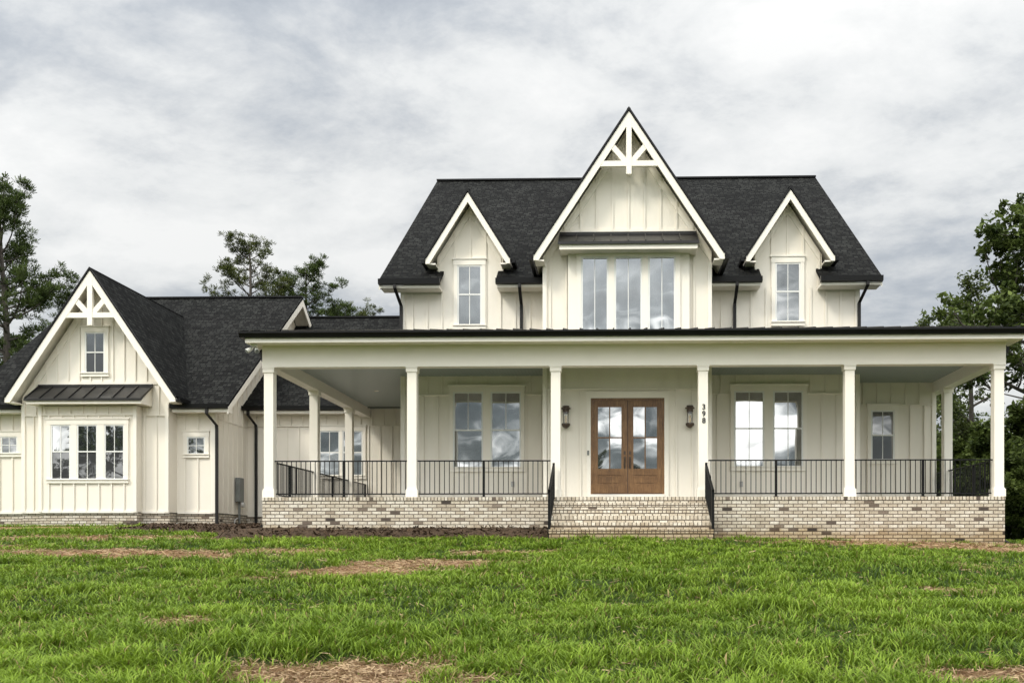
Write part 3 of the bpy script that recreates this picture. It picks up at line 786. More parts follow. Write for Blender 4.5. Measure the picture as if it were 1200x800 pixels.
# wing corner
x = SX(254.5, YW); gz = .5
dspout([(x - .12, 30.18, WEz - .12), (x - .12, 30.18, WEz - .3), (x + .02, YW - .1, WEz - .62), (x + .02, YW - .08, WEz - .75), (x + .02, YW - .08, .62), (x - .1, YW - .12, .5), (x - .22, YW - .2, .46)])
x = SX(296, 33)
dspout([(x - .12, KE - .06, KEz - .12), (x - .12, KE - .06, KEz - .3), (x, YK - .11, KEz - .6), (x, YK - .08, KEz - .72), (x, YK - .08, .4)])
x = PX0 - .055
dspout([(EX0 + .1, 24.3, BT), (EX0 + .1, 24.3, BT - .1), (x - .1, 24.3, BT - .32), (x, 24.3, BT - .4), (x, 24.3, .62), (x - .2, 24.3, .42), (x - .35, 24.3, .38)])
x = PX1 + .055
dspout([(EX1 - .1, 24.3, BT), (EX1 - .1, 24.3, BT - .1), (x + .1, 24.3, BT - .32), (x, 24.3, BT - .4), (x, 24.3, .2), (x + .2, 24.2, .06), (x + .34, 24.2, .03)])

# house number ---------------------------------------------------------
for ch, zc in (('3', 476.6), ('9', 484.6), ('8', 492.6)):
    cu = bpy.data.curves.new('house_number', 'FONT'); cu.body = ch; cu.size = .185; cu.extrude = .006; cu.align_x = 'CENTER'; cu.align_y = 'CENTER'; cu.offset = .0035
    t = bpy.data.objects.new('house_number', cu); col.objects.link(t)
    bpy.context.view_layer.update()
    me = bpy.data.meshes.new_from_object(t); bpy.data.objects.remove(t)
    me.materials.clear(); me.materials.append(INK)
    o = bpy.data.objects.new('house_number', me); col.objects.link(o); o.parent = house
    zz = SZ(zc, YF, 824)
    o.location = Vector((cX[3] + .015, YCc - CW/2 - .008, zz)) + _HI; o.rotation_euler = (PI/2, 0, 0)
    o['label'] = 'black house number %s on a porch column' % ch

# ------------------------------------------------------------------ fittings
def lantern(px, label):
    x = SX(px, YC - .12); z = SZ(488.5, YC - .12); y = YC - .14
    root = empty('wall_lantern', (x, YC - .03, z)); tag(root, label, 'lantern', 'lanterns beside the front door')
    def P(mb, n, mt, sm=False):
        o = mb.build(n, mt, root, smooth=sm); o.location = (-x, -(YC - .03), -z); return o
    m = MB(); m.box(x - .055, x + .055, YC - .062, YC - .04, z + .10, z + .26); m.box(x - .018, x + .018, y - .0, YC - .05, z + .19, z + .22); P(m, 'back_plate', BRONZE)
    m = MB(); m.lathe([(.001, .30), (.09, .295), (.09, .265), (.125, .24), (.125, .215), (.085, .205), (.085, .13), (.001, .13)], (x, y, z), 20); P(m, 'cap', BRONZE)
    m = MB(); m.lathe([(.075, -.19), (.075, .13)], (x, y, z), 20); P(m, 'glass_cylinder', LAMPGLASS, True)
    m = MB(); m.lathe([(.03, -.16), (.03, .02), (.018, .04), (.001, .045)], (x, y, z), 12); P(m, 'candle', CANDLE, True)
    m = MB()
    for a in range(4):
        aa = PI/4 + a*PI/2; m.tube([(x + .088*math.cos(aa), y + .088*math.sin(aa), z - .2), (x + .088*math.cos(aa), y + .088*math.sin(aa), z + .21)], .004, 6)
    P(m, 'frame', BRONZE)
    m = MB(); m.lathe([(.001, -.165), (.11, -.17), (.115, -.21), (.09, -.25), (.05, -.285), (.012, -.30), (.001, -.30)], (x, y, z), 20); P(m, 'bottom_dome', BRONZE)
lantern(663.2, 'bronze wall lantern left of the front door, nearest the column without numbers')
lantern(808.4, 'bronze wall lantern right of the front door, next to the column numbered 398')

# doorbell and outlets
def plate(name, px, py, Y, w, h, label, cat, mat=TRIM):
    m = MB(); x, z = SX(px, Y), SZ(py, Y, px); m.box(-w/2, w/2, -.045, -.021, -h/2, h/2); m.box(-w/3, w/3, -.052, -.045, -h/3, h/3)
    o = m.build(name, mat); o.location = (x, Y, z); tag(o, label, cat); return o
plate('doorbell', 689.3, 530.5, YC - .03, .05, .12, 'small doorbell button on the white casing left of the front door', 'doorbell', GREYBOX)
plate('wall_outlet', 601, 567, YM, .09, .15, 'covered outlet on the porch wall under the left pair of windows', 'outlet', PVC)
plate('wall_outlet', 868.5, 567, YM, .09, .15, 'covered outlet on the porch wall under the right pair of windows', 'outlet', PVC)

# security light under the left eave
x, y, z = SX(298, 23.6), 23.62, BT - .01
root = empty('security_light', (x, y, z)); tag(root, 'white two-headed security light under the left corner of the porch eave', 'security light')
m = MB(); m.box(-.07, .07, -.05, .05, -.05, 0); m.build('base', SASH, root)
for sg in (-1, 1):
    m = MB(); m.tube([(0, 0, -.05), (sg*.04, -.03, -.1), (sg*.06, -.06, -.12)], .018, 8); m.tube([(sg*.05, -.02, -.1), (sg*.13 - .03, -.10, -.19)], [.04, .06], 14); m.build('lamp_head', SASH, root, smooth=True)
    m = MB(); m.tube([(sg*.13 - .03, -.101, -.1915), (sg*.135 - .03, -.106, -.196)], .05, 14); m.build('lens', GREYBOX, root)

# electric meter on the wing's side wall
y = 32.55; x = WR + .03
root = empty('electric_meter', (x, y, .5)); tag(root, 'grey electric meter box with conduit on the white side wall behind the downspouts', 'meter')
m = MB(); m.box(0, .16, -.28, .10, SZ(588, y, 285) - .5, SZ(560, y, 285) - .5); m.build('meter_box', GREYBOX, root, .012)
m = MB(); m.tube([(.16, -.09, .86), (.24, -.09, .86)], .085, 16); m.build('meter_dial', PVC, root)
m = MB(); m.tube([(.07, -.09, SZ(588, y, 285) - .5), (.07, -.09, -.06)], .04, 10); m.build('conduit', GREYBOX, root)
m = MB(); pts = [(.06 + .0*i, -.15 - .35*math.sin(PI*i/12), .40 - .42*i/12 + (.06*math.sin(2*PI*i/12))) for i in range(13)]
m.tube(pts, .022, 8); m.build('cable_loop', PVC, root, smooth=True)

# ------------------------------------------------------------------ railings
BAL = {}
def rail_run(A, B, label, posts=(), zdeck=None, stair=None):
    """level railing from A to B (x, y); posts = fractions"""
    A = Vector((A[0], A[1], FL)); B = Vector((B[0], B[1], FL)); d = B - A; ln = d.length; rz = math.atan2(d.y, d.x)
    root = empty('porch_railing', A, rz); tag(root, label, 'railing', 'railings around the porch')
    T0 = .93
    m = MB(); m.box(0, ln, -.025, .025, T0 - .03, T0); m.build('top_rail', RAIL, root, .004)
    m = MB(); m.box(0, ln, -.018, .018, .075, .105); m.build('bottom_rail', RAIL, root)
    if 'b' not in BAL:
        m = MB(); m.box(-.0085, .0085, -.0085, .0085, .1, T0 - .03); BAL['b'] = m.build('baluster', RAIL, root).data
        bpy.data.objects.remove([o for o in root.children if o.name.startswith('baluster')][0])
        m = MB(); m.box(-.028, .028, -.028, .028, .002, T0 - .03); m.box(-.06, .06, -.05, .05, .001, .02); BAL['p'] = m.build('post', RAIL, root).data
        bpy.data.objects.remove([o for o in root.children if o.name.startswith('post')][0])
    n = max(2, int(round(ln / .122))); n = n
    px = [ln*f for f in posts]
    for i in range(n):
        x = ln * (i + .5) / n
        if any(abs(x - q) < .04 for q in px): continue
        o = bpy.data.objects.new('baluster', BAL['b']); col.objects.link(o); o.parent = root; o.location = (x, 0, 0)
    for q in px:
        o = bpy.data.objects.new('post', BAL['p']); col.objects.link(o); o.parent = root; o.location = (q, 0, 0)
h = CW/2 + .002
yr = YCc
rail_run((cX[0] + h, yr), (cX[1] - h, yr), 'black porch railing between the first and second front columns from the left', (.52,))
rail_run((cX[1] + h, yr), (cX[2] - h - .02, yr), 'black porch railing below the left pair of windows, ending at the front steps', (.5,))
rail_run((cX[3] + h + .02, yr), (cX[4] - h, yr), 'black porch railing below the right pair of windows, starting at the front steps', (.5,))
rail_run((cX[4] + h, yr), (cX[5] - h, yr), 'black porch railing between the last two front columns on the right', (.5,))
x = cX[0] - .02
rail_run((x, yr + h), (x, LY[0] - h), 'black railing on the left side of the porch, nearest the front', (.42,))
rail_run((x, LY[0] + h), (x, LY[1] - h), 'black railing on the left side of the porch, between its two rear columns', (.5,))
rail_run((x, LY[1] + h), (x, YK - .03), 'short black railing on the left side of the porch, against the rear wall', (.96,))
x = cX[-1] + .02
rail_run((x, yr + h), (x, RY[0] - h), 'black railing on the right side of the porch, running back from the corner', (.45,))
rail_run((x, RY[0] + h), (x, 30.35), 'short black railing on the right side of the porch behind its side column', (.5,))
# stair rails
for x, lab in ((SX0 - .0, 'sloping black handrail on the left of the brick front steps'), (SX1 + .0, 'sloping black handrail on the right of the brick front steps')):
    root = empty('stair_railing', (x, 22.1, g0)); tag(root, lab, 'railing', 'handrails of the front steps')
    y1 = 1.62; zt = FL - g0; sl = (zt - rh)/(td*(NS - 1))
    zf0 = .10
    def zl(y): return sl*max(0, y - .06) + .08
    H = .98
    def bar(za, zb_, ya, yb, w, t): 
        m = MB(); m.prism_yz([(ya, za - t), (yb, zb_ - t), (yb, zb_), (ya, za)], -w/2, w/2); return m
    bar(zl(0) + H, zl(y1) + H, -.03, y1 + .02, .05, .04).build('top_rail', RAIL, root)
    bar(zl(0) + .14, zl(y1) + .14, 0, y1, .034, .03).build('bottom_rail', RAIL, root)
    m = MB(); m.box(-.03, .03, -.03, .03, -.1, zl(0) + H + .02); m.build('newel_post', RAIL, root)
    m = MB(); m.box(-.028, .028, y1 - .03, y1 + .03, zt - .05, zl(y1) + H + .02); m.build('newel_post', RAIL, root)
    for i in range(1, 13):
        yy = y1*i/13; m = MB(); m.prism_yz([(yy - .009, zl(yy) + .12), (yy + .009, zl(yy) + .12), (yy + .009, zl(yy) + H - .03), (yy - .009, zl(yy) + H - .03)], -.009, .009); m.build('baluster', RAIL, root)

# ------------------------------------------------------------------ ground
_gr = {}
def vnoise(x, y, s, seed):
    if seed not in _gr: _gr[seed] = np.random.default_rng(seed).random((256, 256))
    G = _gr[seed]; x = np.asarray(x, float)/s + 1000; y = np.asarray(y, float)/s + 1000
    xi = np.floor(x).astype(int); yi = np.floor(y).astype(int); fx = x - xi; fy = y - yi
    fx = fx*fx*(3 - 2*fx); fy = fy*fy*(3 - 2*fy)
    a = G[xi % 256, yi % 256]; b = G[(xi+1) % 256, yi % 256]; c = G[xi % 256, (yi+1) % 256]; d = G[(xi+1) % 256, (yi+1) % 256]
    return (a*(1-fx) + b*fx)*(1-fy) + (c*(1-fx) + d*fx)*fy
def gz(X, Y):
    X = np.asarray(X, float); Y = np.asarray(Y, float)
    low = -1.6 - .012*np.clip(X, -20, 20)
    E = .115 - .02*np.clip(X - 2, 0, 9) + .0*X
    t = np.clip(Y/22, -1.2, 1)
    z = low + (E - low)*t
    left = np.clip((-9.2 - X)/1.0, 0, 1)*.0775 + np.clip((X - 2.2)/1.0, 0, 1)*.025
    z = z + left*np.clip(Y - 22, 0, 5.2)
    z = z + ((vnoise(X, Y, 2.3, 1) - .5)*.10 + (vnoise(X, Y, .6, 2) - .5)*.04)*np.clip((23 - Y)/3, .15, 1)*(Y < 32)
    far = np.clip((Y - 32)/20, 0, 1)
    return z*(1 - far) + (-.05)*far
def bare(X, Y):
    X = np.asarray(X, float); Y = np.asarray(Y, float)
    wx = (vnoise(X, Y, .22, 4) - .5)*.8 + (vnoise(X, Y, .5, 5) - .5)*1.1 + (vnoise(X, Y, 1.3, 6) - .5)*.9; b = np.zeros_like(X)
    for cx, cy, rx, ry, k in ((-1.85, 7.35, .8, .55, 1), (-2.9, 16.4, 1.3, .9, .95), (-4.2, 14.8, 1.2, .7, .9), (-5.3, 13.9, .8, .4, .6), (-9.6, 17.9, 3.2, .7, .8), (-7.2, 18.6, 1.6, .35, .7), (-13.5, 19.5, 2, .6, .6), (-12.5, 22.5, 3, .8, .75), (7.0, 22.4, 3.2, 1.6, 1), (9.6, 21.0, 2.2, 1.0, .9),
                              (4.7, 13.3, .45, .4, .8), (3.15, 7.6, .6, .4, .85), (-4.3, 9.6, .35, .3, .6), (-1.9, 19.0, 1.2, .4, .5), (6, 16.5, .8, .35, .4), (12, 19, 2, 1, .5), (-16.5, 26.5, 2.2, 1, .8), (-6.3,19.2,1.1,.35,.5)):
        d = np.sqrt(((X - cx)/rx)**2 + ((Y - cy)/ry)**2) + wx*.75
        b = np.maximum(b, k*np.clip((1.3 - d)/.75, 0, 1))
    return b
def mat_ground():
    m, nt, p = new_mat('lawn_soil'); co = objco(nt)
    at = nt.nodes.new('ShaderNodeAttribute'); at.attribute_name = 'bare'
    n1 = noise(nt, 26, 8, .8, co); n2 = noise(nt, 1.2, 5, .6, co)
    st = ramp(nt, [(.3, (.10,.05,.024)), (.44, (.26,.15,.078)), (.56, (.40,.25,.135)), (.75, (.54,.40,.25))]); L(nt, n1.outputs[0], st.inputs[0])
    gr = ramp(nt, [(.3, (.018,.035,.006)), (.7, (.045,.075,.014))]); L(nt, n2.outputs[0], gr.inputs[0])
    ma = nt.nodes.new('ShaderNodeMath'); ma.operation = 'MULTIPLY_ADD'; L(nt, n1.outputs[0], ma.inputs[0]); ma.inputs[1].default_value = .5; L(nt, at.outputs['Fac'], ma.inputs[2])
    rr = ramp(nt, [(.35, (0,0,0)), (.85, (1,1,1))]); L(nt, ma.outputs[0], rr.inputs[0])
    mx = nt.nodes.new('ShaderNodeMix'); mx.data_type = 'RGBA'; L(nt, rr.outputs[0], mx.inputs[0]); L(nt, gr.outputs[0], mx.inputs[6]); L(nt, st.outputs[0], mx.inputs[7])
    L(nt, mx.outputs[2], p.inputs['Base Color']); p.inputs['Roughness'].default_value = .95; p.inputs['Specular IOR Level'].default_value = .1
    bump(nt, n1.outputs[0], p, .9, .04)
    return m
def grid_mesh(name, xs, ys, zf, mat, attr=None):
    X, Y = np.meshgrid(xs, ys); Z = zf(X, Y); nx, ny = len(xs), len(ys)
    me = bpy.data.meshes.new(name)
    V = np.stack([X, Y, Z], -1).reshape(-1, 3)
    i = np.arange(nx - 1)[None, :] + np.arange(ny - 1)[:, None]*nx
    Fq = np.stack([i, i + 1, i + 1 + nx, i + nx], -1).reshape(-1, 4)
    fill_mesh(me, V, Fq)
    if attr:
        a = me.attributes.new(attr[0], 'FLOAT', 'POINT'); a.data.foreach_set('value', attr[1](X, Y).ravel().astype(np.float32))
    me.materials.append(mat); me.polygons.foreach_set('use_smooth', np.ones(len(me.polygons), bool)); me.update()
    o = bpy.data.objects.new(name, me); col.objects.link(o); return o
def fill_mesh(me, V, Fq):
    k = Fq.shape[1]
    me.vertices.add(len(V)); me.vertices.foreach_set('co', V.astype(np.float32).ravel())
    me.loops.add(Fq.size); me.loops.foreach_set('vertex_index', Fq.astype(np.int32).ravel())
    me.polygons.add(len(Fq)); me.polygons.foreach_set('loop_start', np.arange(0, Fq.size, k, dtype=np.int32))
    me.update(calc_edges=True)
xs = np.concatenate([[-1500, -700, -300, -150, -90, -60, -45, -36, -30], np.arange(-26, 20.01, .16), [23, 27, 34, 45, 60, 90, 150, 300, 700, 1500]])
ys = np.concatenate([[-1500, -500, -200, -100, -50, -30, -20, -12, -6, 0, 2, 4], np.arange(5.5, 31, .16), [34, 38, 44, 52, 62, 80, 110, 160, 300, 700, 1500]])
tag(grid_mesh('ground', xs, ys, gz, mat_ground(), ('bare', bare)), kind='structure')

# colour helper for foliage meshes
def leafy_mat(name, rough=.55, trans=.35, attr='tint'):
    m = bpy.data.materials.new(name); m.use_nodes = True; nt = m.node_tree; nt.nodes.clear()
    out = nt.nodes.new('ShaderNodeOutputMaterial'); mix = nt.nodes.new('ShaderNodeMixShader'); mix.inputs[0].default_value = trans
    a = nt.nodes.new('ShaderNodeAttribute'); a.attribute_name = attr
    p = nt.nodes.new('ShaderNodeBsdfPrincipled'); p.inputs['Roughness'].default_value = rough; p.inputs['Specular IOR Level'].default_value = .18
    t = nt.nodes.new('ShaderNodeBsdfTranslucent'); L(nt, a.outputs['Color'], p.inputs['Base Color']); L(nt, a.outputs['Color'], t.inputs['Color'])
    L(nt, p.outputs[0], mix.inputs[1]); L(nt, t.outputs[0], mix.inputs[2]); L(nt, mix.outputs[0], out.inputs[0]); return m
GRASSM = leafy_mat('grass_blades', .42, .28); LEAFM = leafy_mat('tree_leaves', .55, .3); NEEDM = leafy_mat('pine_needles', .6, .2)
def set_tint(me, c):
    a = me.color_attributes.new('tint', 'FLOAT_COLOR', 'POINT')
    a.data.foreach_set('color', np.concatenate([c, np.ones((len(c), 1))], 1).astype(np.float32).ravel())

def make_grass():
    rg = np.random.default_rng(5)
    parts = []
    def sample(n, y0, y1, pw, xl, xr):
        u = rg.random(n); Y = (y0**pw + u*(y1**pw - y0**pw))**(1/pw)
        X = xl(Y) + rg.random(n)*(xr(Y) - xl(Y)); return X, Y
    fx0 = lambda Y: -.70*Y - 2.0; fx1 = lambda Y: .49*Y + 1.6
    X, Y = sample(680000, 6.2, 25.5, .25, fx0, fx1); parts.append((X, Y))
    X, Y = sample(60000, 23.0, 30.2, 1, lambda Y: -22 + 0*Y, lambda Y: -8.9 + 0*Y); parts.append((X, Y))
    X, Y = sample(30000, 21.0, 40.0, 1, lambda Y: 9.9 + 0*Y, lambda Y: .49*Y + 6); parts.append((X, Y))
    X = np.concatenate([p[0] for p in parts]); Y = np.concatenate([p[1] for p in parts])
    # blades grow from tufts, leaning outward from the tuft centre
    k_ = 11; m_n = len(X)//k_; ix = rg.permutation(len(X))[:m_n]; TX = np.repeat(X[ix], k_); TY = np.repeat(Y[ix], k_)
    sg_ = (.018 + .0016*TY); ox = rg.normal(size=len(TX))*sg_; oy = rg.normal(size=len(TX))*sg_
    X = TX + ox; Y = TY + oy; OUT = np.arctan2(oy, ox); TR = np.repeat(rg.random(m_n), k_)
    ok = ~((X > -9.05) & (X < 9.95) & (Y > 23.72)) & ~((X > SX0 - .02) & (X < SX1 + .02) & (Y > 21.98)) & ~((X < -12.6) & (Y > 29.75)) & ~((X < WR) & (Y > 30.1))
    mul = mulch_mask(X, Y)
    ok &= rg.random(len(X)) > mul*1.0
    b = bare(X, Y)
    thin = np.clip((vnoise(X, Y, .35, 21)*.6 + vnoise(X, Y, 1.1, 22)*.4 - .36)*3.4, .08, 1)
    ok &= rg.random(len(X)) > np.clip(b*1.15, 0, .90)
    ok &= rg.random(len(X)) < np.maximum(thin, .2)
    X = X[ok]; Y = Y[ok]; b = b[ok]; OUT = OUT[ok]; TR = TR[ok]; n = len(X)
    c1 = vnoise(X, Y, .45, 31); c2 = vnoise(X, Y, 1.8, 32); c3 = vnoise(X, Y, .16, 33)
    H = (.034 + .066*c1**1.3*(.5 + .9*c2) + .034*c3)*(.55 + .8*rg.random(n))*(.65 + .7*TR)*(1 - .7*b)
    H *= np.where(Y < 9.5, 1.12, 1.0)
    H = np.minimum(H, .17)
    far = np.clip((Y - 7)/16, 0, 1.6)
    W = (.0056 + .0050*far)*(.55 + .9*rg.random(n))
    az = OUT + rg.normal(size=n)*.7; ca, sa = np.cos(az), np.sin(az)
    # lean: common direction by patch plus own
    la = vnoise(X, Y, .7, 34)*4*PI; k = .4 + .95*rg.random(n)
    lx = (np.cos(la)*.15 + ca*1.05)*H*k; ly = (np.sin(la)*.15 + sa*1.05)*H*k
    Z = gz(X, Y) - .012
    px, py = -sa*W, ca*W                                # blade width direction
    def P(t, w, cz, lean): return np.stack([X + lx*lean + px*w, Y + ly*lean + py*w, Z + H*cz], -1)
    V = np.stack([P(0, -1, 0, 0), P(0, 1, 0, 0), P(1, -.85, .55, .28), P(1, .85, .55, .28), P(1, -.5, .88, .72), P(1, .5, .88, .72), P(2, 0, .98, 1.25)], 1).reshape(-1, 3)
    base = np.arange(n)*7
    Q = np.concatenate([np.stack([base + 0, base + 1, base + 3, base + 2], -1), np.stack([base + 2, base + 3, base + 5, base + 4], -1), np.stack([base + 4, base + 5, base + 6, base + 6], -1)])
    # use triangles for tips
    T1 = np.concatenate([np.stack([base, base+1, base+3], -1), np.stack([base, base+3, base+2], -1), np.stack([base+2, base+3, base+5], -1), np.stack([base+2, base+5, base+4], -1), np.stack([base+4, base+5, base+6], -1)])
    me = bpy.data.meshes.new('grass'); fill_mesh(me, V, T1)
    me.polygons.foreach_set('use_smooth', np.ones(len(me.polygons), bool))
    g = (vnoise(X, Y, 1.5, 41)*.5 + vnoise(X, Y, .4, 42)*.5)
    A = np.array([.060, .125, .008]); B = np.array([.27, .39, .040]); 
    t = np.clip(g*.8 + .35*TR - .05 + (rg.random(n) - .5)*.6, 0, 1)[:, None]
    C = A*(1 - t) + B*t
    dry = (rg.random(n) < .035 + .5*b)[:, None]; C = np.where(dry, np.array([.36, .27, .12])*(.6 + .7*rg.random(n))[:, None], C)
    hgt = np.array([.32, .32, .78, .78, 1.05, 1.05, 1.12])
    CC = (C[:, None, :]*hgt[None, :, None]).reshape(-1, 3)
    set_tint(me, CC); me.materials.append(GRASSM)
    o = bpy.data.objects.new('grass', me); col.objects.link(o)
    tag(o, 'long green grass with thin and bare patches covering the sloping lawn', 'grass', kind='stuff')

def mulch_mask(X, Y):
    X = np.asarray(X, float); Y = np.asarray(Y, float); e = (vnoise(X, Y, .4, 51) - .5)*.45 + (vnoise(X, Y, 1.5, 52) - .5)*.3
    m1 = (X > -9.6) & (X < -1.62) & (Y + e > 22.75) & (Y < 23.9)
    m2 = (X > -15.2) & (X < -8.9) & (Y + e > 23.4 + np.clip(-(X + 9.6), 0, 9)*.93) & (Y < 33.5)
    m3 = (X > -13.2) & (X < -8.7) & (Y + e > 24.8)
    return (m1 | m2 | m3).astype(float)
def make_mulch():
    m, nt, p = new_mat('bark_mulch'); co = objco(nt); n = noise(nt, 40, 5, .75, co)
    r = ramp(nt, [(.35, (.014,.008,.004)), (.5, (.06,.034,.016)), (.65, (.19,.115,.058))]); L(nt, n.outputs[0], r.inputs[0]); L(nt, r.outputs[0], p.inputs['Base Color']); p.inputs['Roughness'].default_value = .95; bump(nt, n.outputs[0], p, 1, .04)
    xs = np.arange(-15.4, -1.5, .09); ys = np.arange(22.3, 33.39, .09); X, Y = np.meshgrid(xs, ys)
    M = mulch_mask(X, Y)
    # soften
    Ms = M.copy()
    for _ in range(3): Ms = (Ms + np.roll(Ms, 1, 0) + np.roll(Ms, -1, 0) + np.roll(Ms, 1, 1) + np.roll(Ms, -1, 1))/5
    mound = np.clip((X + 10.2)/.8, 0, 1)*np.clip((Y - 22.55)/1.15, 0, 1)*.24
    Z = gz(X, Y) + mound*Ms + .006 + Ms*.055 + (vnoise(X, Y, .12, 61) - .5)*.05*Ms + (vnoise(X, Y, .5, 62) - .5)*.05*Ms
    nx = len(xs); i = (np.arange(nx - 1)[None, :] + np.arange(len(ys) - 1)[:, None]*nx); Fq = np.stack([i, i+1, i+1+nx, i+nx], -1).reshape(-1, 4)
    keep = (M.ravel()[Fq].max(1) > .5)
    V = np.stack([X, Y, Z], -1).reshape(-1, 3); Fq = Fq[keep]
    used = np.unique(Fq); mp = -np.ones(len(V), int); mp[used] = np.arange(len(used)); V = V[used]; Fq = mp[Fq]
    # bark chips
    rg = np.random.default_rng(9); nC = 22000; cx = rg.uniform(-15.2, -1.62, nC); cy = rg.uniform(22.4, 33.3, nC); k = mulch_mask(cx, cy) > .5; cx = cx[k]; cy = cy[k]; nC = len(cx)
    cz = gz(cx, cy) + np.clip((cx + 10.2)/.8, 0, 1)*np.clip((cy - 22.55)/1.15, 0, 1)*.24 + .07 + (rg.random(nC) - .5)*.035; a = rg.random(nC)*2*PI; l = rg.uniform(.02, .075, nC); w = rg.uniform(.008, .022, nC); tl = rg.uniform(-.5, .9, nC)
    d = np.stack([np.cos(a), np.sin(a), tl], -1)*l[:, None]; s = np.stack([-np.sin(a), np.cos(a), rg.uniform(-.4, .6, nC)], -1)*w[:, None]; c = np.stack([cx, cy, cz], -1)
    VV = np.stack([c - d - s, c + d - s, c + d + s, c - d + s], 1).reshape(-1, 3); FF = np.arange(nC*4).reshape(-1, 4) + len(V)
    me = bpy.data.meshes.new('mulch'); fill_mesh(me, np.concatenate([V, VV]), np.concatenate([Fq, FF])); me.materials.append(m); me.update()
    o = bpy.data.objects.new('mulch', me); col.objects.link(o); tag(o, 'dark brown bark mulch bed along the foot of the left porch and wing', 'mulch', kind='stuff')
def make_straw():
    rg = np.random.default_rng(77); n = 420000; Y = 6.4*(26/6.4)**rg.random(n); X = -.7*Y - 1 + rg.random(n)*(1.2*Y + 3)
    k = (rg.random(n) < bare(X, Y)*.5 + .012) & ~((X > -9.1) & (X < 9.95) & (Y > 23.7)) & ~((X > SX0 - .05) & (X < SX1 + .05) & (Y > 21.9)) & (mulch_mask(X, Y) < .5)
    X = X[k]; Y = Y[k]; n = len(X); a = rg.random(n)*2*PI; l = rg.uniform(.015, .06, n)*(1 + .03*Y); w = rg.uniform(.0012, .003, n)*(1 + .12*Y); tl = rg.normal(size=n)*.22
    c = np.stack([X, Y, gz(X, Y) + .008 + rg.random(n)*.02], -1); d = np.stack([np.cos(a), np.sin(a), tl], -1)*l[:, None]; q = np.stack([-np.sin(a), np.cos(a), rg.normal(size=n)*.5], -1)*w[:, None]
    V = np.stack([c - d - q, c + d - q, c + d + q, c - d + q], 1).reshape(-1, 3); me = bpy.data.meshes.new('straw'); fill_mesh(me, V, np.arange(4*n).reshape(-1, 4))
    t = rg.random(n)[:, None]; C = np.array([.17,.09,.045])*(1 - t) + np.array([.56,.42,.25])*t; set_tint(me, np.repeat(C, 4, 0)); me.materials.append(GRASSM); me.update()
    o = bpy.data.objects.new('straw', me); col.objects.link(o); tag(o, 'dry tan straw scattered on the bare patches of the lawn', 'straw', kind='stuff')
make_mulch(); make_grass(); make_straw()

# ------------------------------------------------------------------ trees
def bark(name, c):
    m, nt, p = new_mat(name); n = noise(nt, 7, 6, .7, mapping(nt, objco(nt), (1, 1, .25))); r = ramp(nt, [(.3, tuple(x*.45 for x in c)), (.7, c)]); L(nt, n.outputs[0], r.inputs[0]); L(nt, r.outputs[0], p.inputs['Base Color']); p.inputs['Roughness'].default_value = .9; bump(nt, n.outputs[0], p, 1, .05); return m
PBARK = bark('pine_bark', (.115,.098,.082)); DBARK = bark('grey_bark', (.10,.085,.07))
def leaves(centres, radii, n_per, size, cols, rg, flat=.75, aspect=.55):
    """many little leaf faces spread through the clump volumes"""
    C = np.repeat(centres, n_per, 0); R = np.repeat(radii, n_per); n = len(C)
    d = rg.normal(size=(n, 3)); d /= np.linalg.norm(d, axis=1)[:, None]; rr = rg.random(n)**.45
    off = d*(R*rr)[:, None]; off[:, 2] *= flat; P = C + off
    nrm = rg.normal(size=(n, 3)); nrm[:, 2] = np.abs(nrm[:, 2]) + .4; nrm /= np.linalg.norm(nrm, axis=1)[:, None]
    a = np.cross(nrm, rg.normal(size=(n, 3))); a /= np.linalg.norm(a, axis=1)[:, None]; b = np.cross(nrm, a)
    s = size*(.6 + .8*rg.random(n)); a *= s[:, None]; b *= (s*aspect)[:, None]
    V = np.stack([P - a, P - b*.9 + a*.1, P + a, P + b*.9 + a*.1], 1).reshape(-1, 3)
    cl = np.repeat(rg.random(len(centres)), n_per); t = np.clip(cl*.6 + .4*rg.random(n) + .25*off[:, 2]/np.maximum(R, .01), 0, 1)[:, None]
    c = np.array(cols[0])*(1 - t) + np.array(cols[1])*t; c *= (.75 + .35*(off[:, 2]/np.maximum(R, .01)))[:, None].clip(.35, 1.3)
    return V, np.repeat(c, 4, 0)
def needles(centres, radii, dirs, n_per, length, w, cols, rg):
    C = np.repeat(centres, n_per, 0); R = np.repeat(radii, n_per); D = np.repeat(dirs, n_per, 0); n = len(C)
    d = rg.normal(size=(n, 3)); d /= np.linalg.norm(d, axis=1)[:, None]
    P = C + d*(R*rg.random(n)**.5*.8)[:, None]*np.array([1, 1, .6])
    g = d*.8 + D*.35 + np.array([0, 0, .45]); g /= np.linalg.norm(g, axis=1)[:, None]
    s = np.cross(g, rg.normal(size=(n, 3))); s /= np.linalg.norm(s, axis=1)[:, None]
    l = length*(.6 + .7*rg.random(n)); E = P + g*l[:, None]; s *= w
    V = np.stack([P - s*.4, P + s*.4, E + s, E - s], 1).reshape(-1, 3)
    cl = np.repeat(rg.random(len(centres)), n_per); t = np.clip(cl*.5 + .5*rg.random(n), 0, 1)[:, None]
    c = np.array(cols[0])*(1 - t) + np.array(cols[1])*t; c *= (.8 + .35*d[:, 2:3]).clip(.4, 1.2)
    return V, np.repeat(c, 4, 0)
def foliage_obj(name, Vs, Cs, mat, parent):
    V = np.concatenate(Vs); C = np.concatenate(Cs); me = bpy.data.meshes.new(name)
    fill_mesh(me, V, np.arange(len(V)).reshape(-1, 4)); set_tint(me, C); me.materials.append(mat); me.update()
    o = bpy.data.objects.new(name, me); col.objects.link(o); o.parent = parent; return o
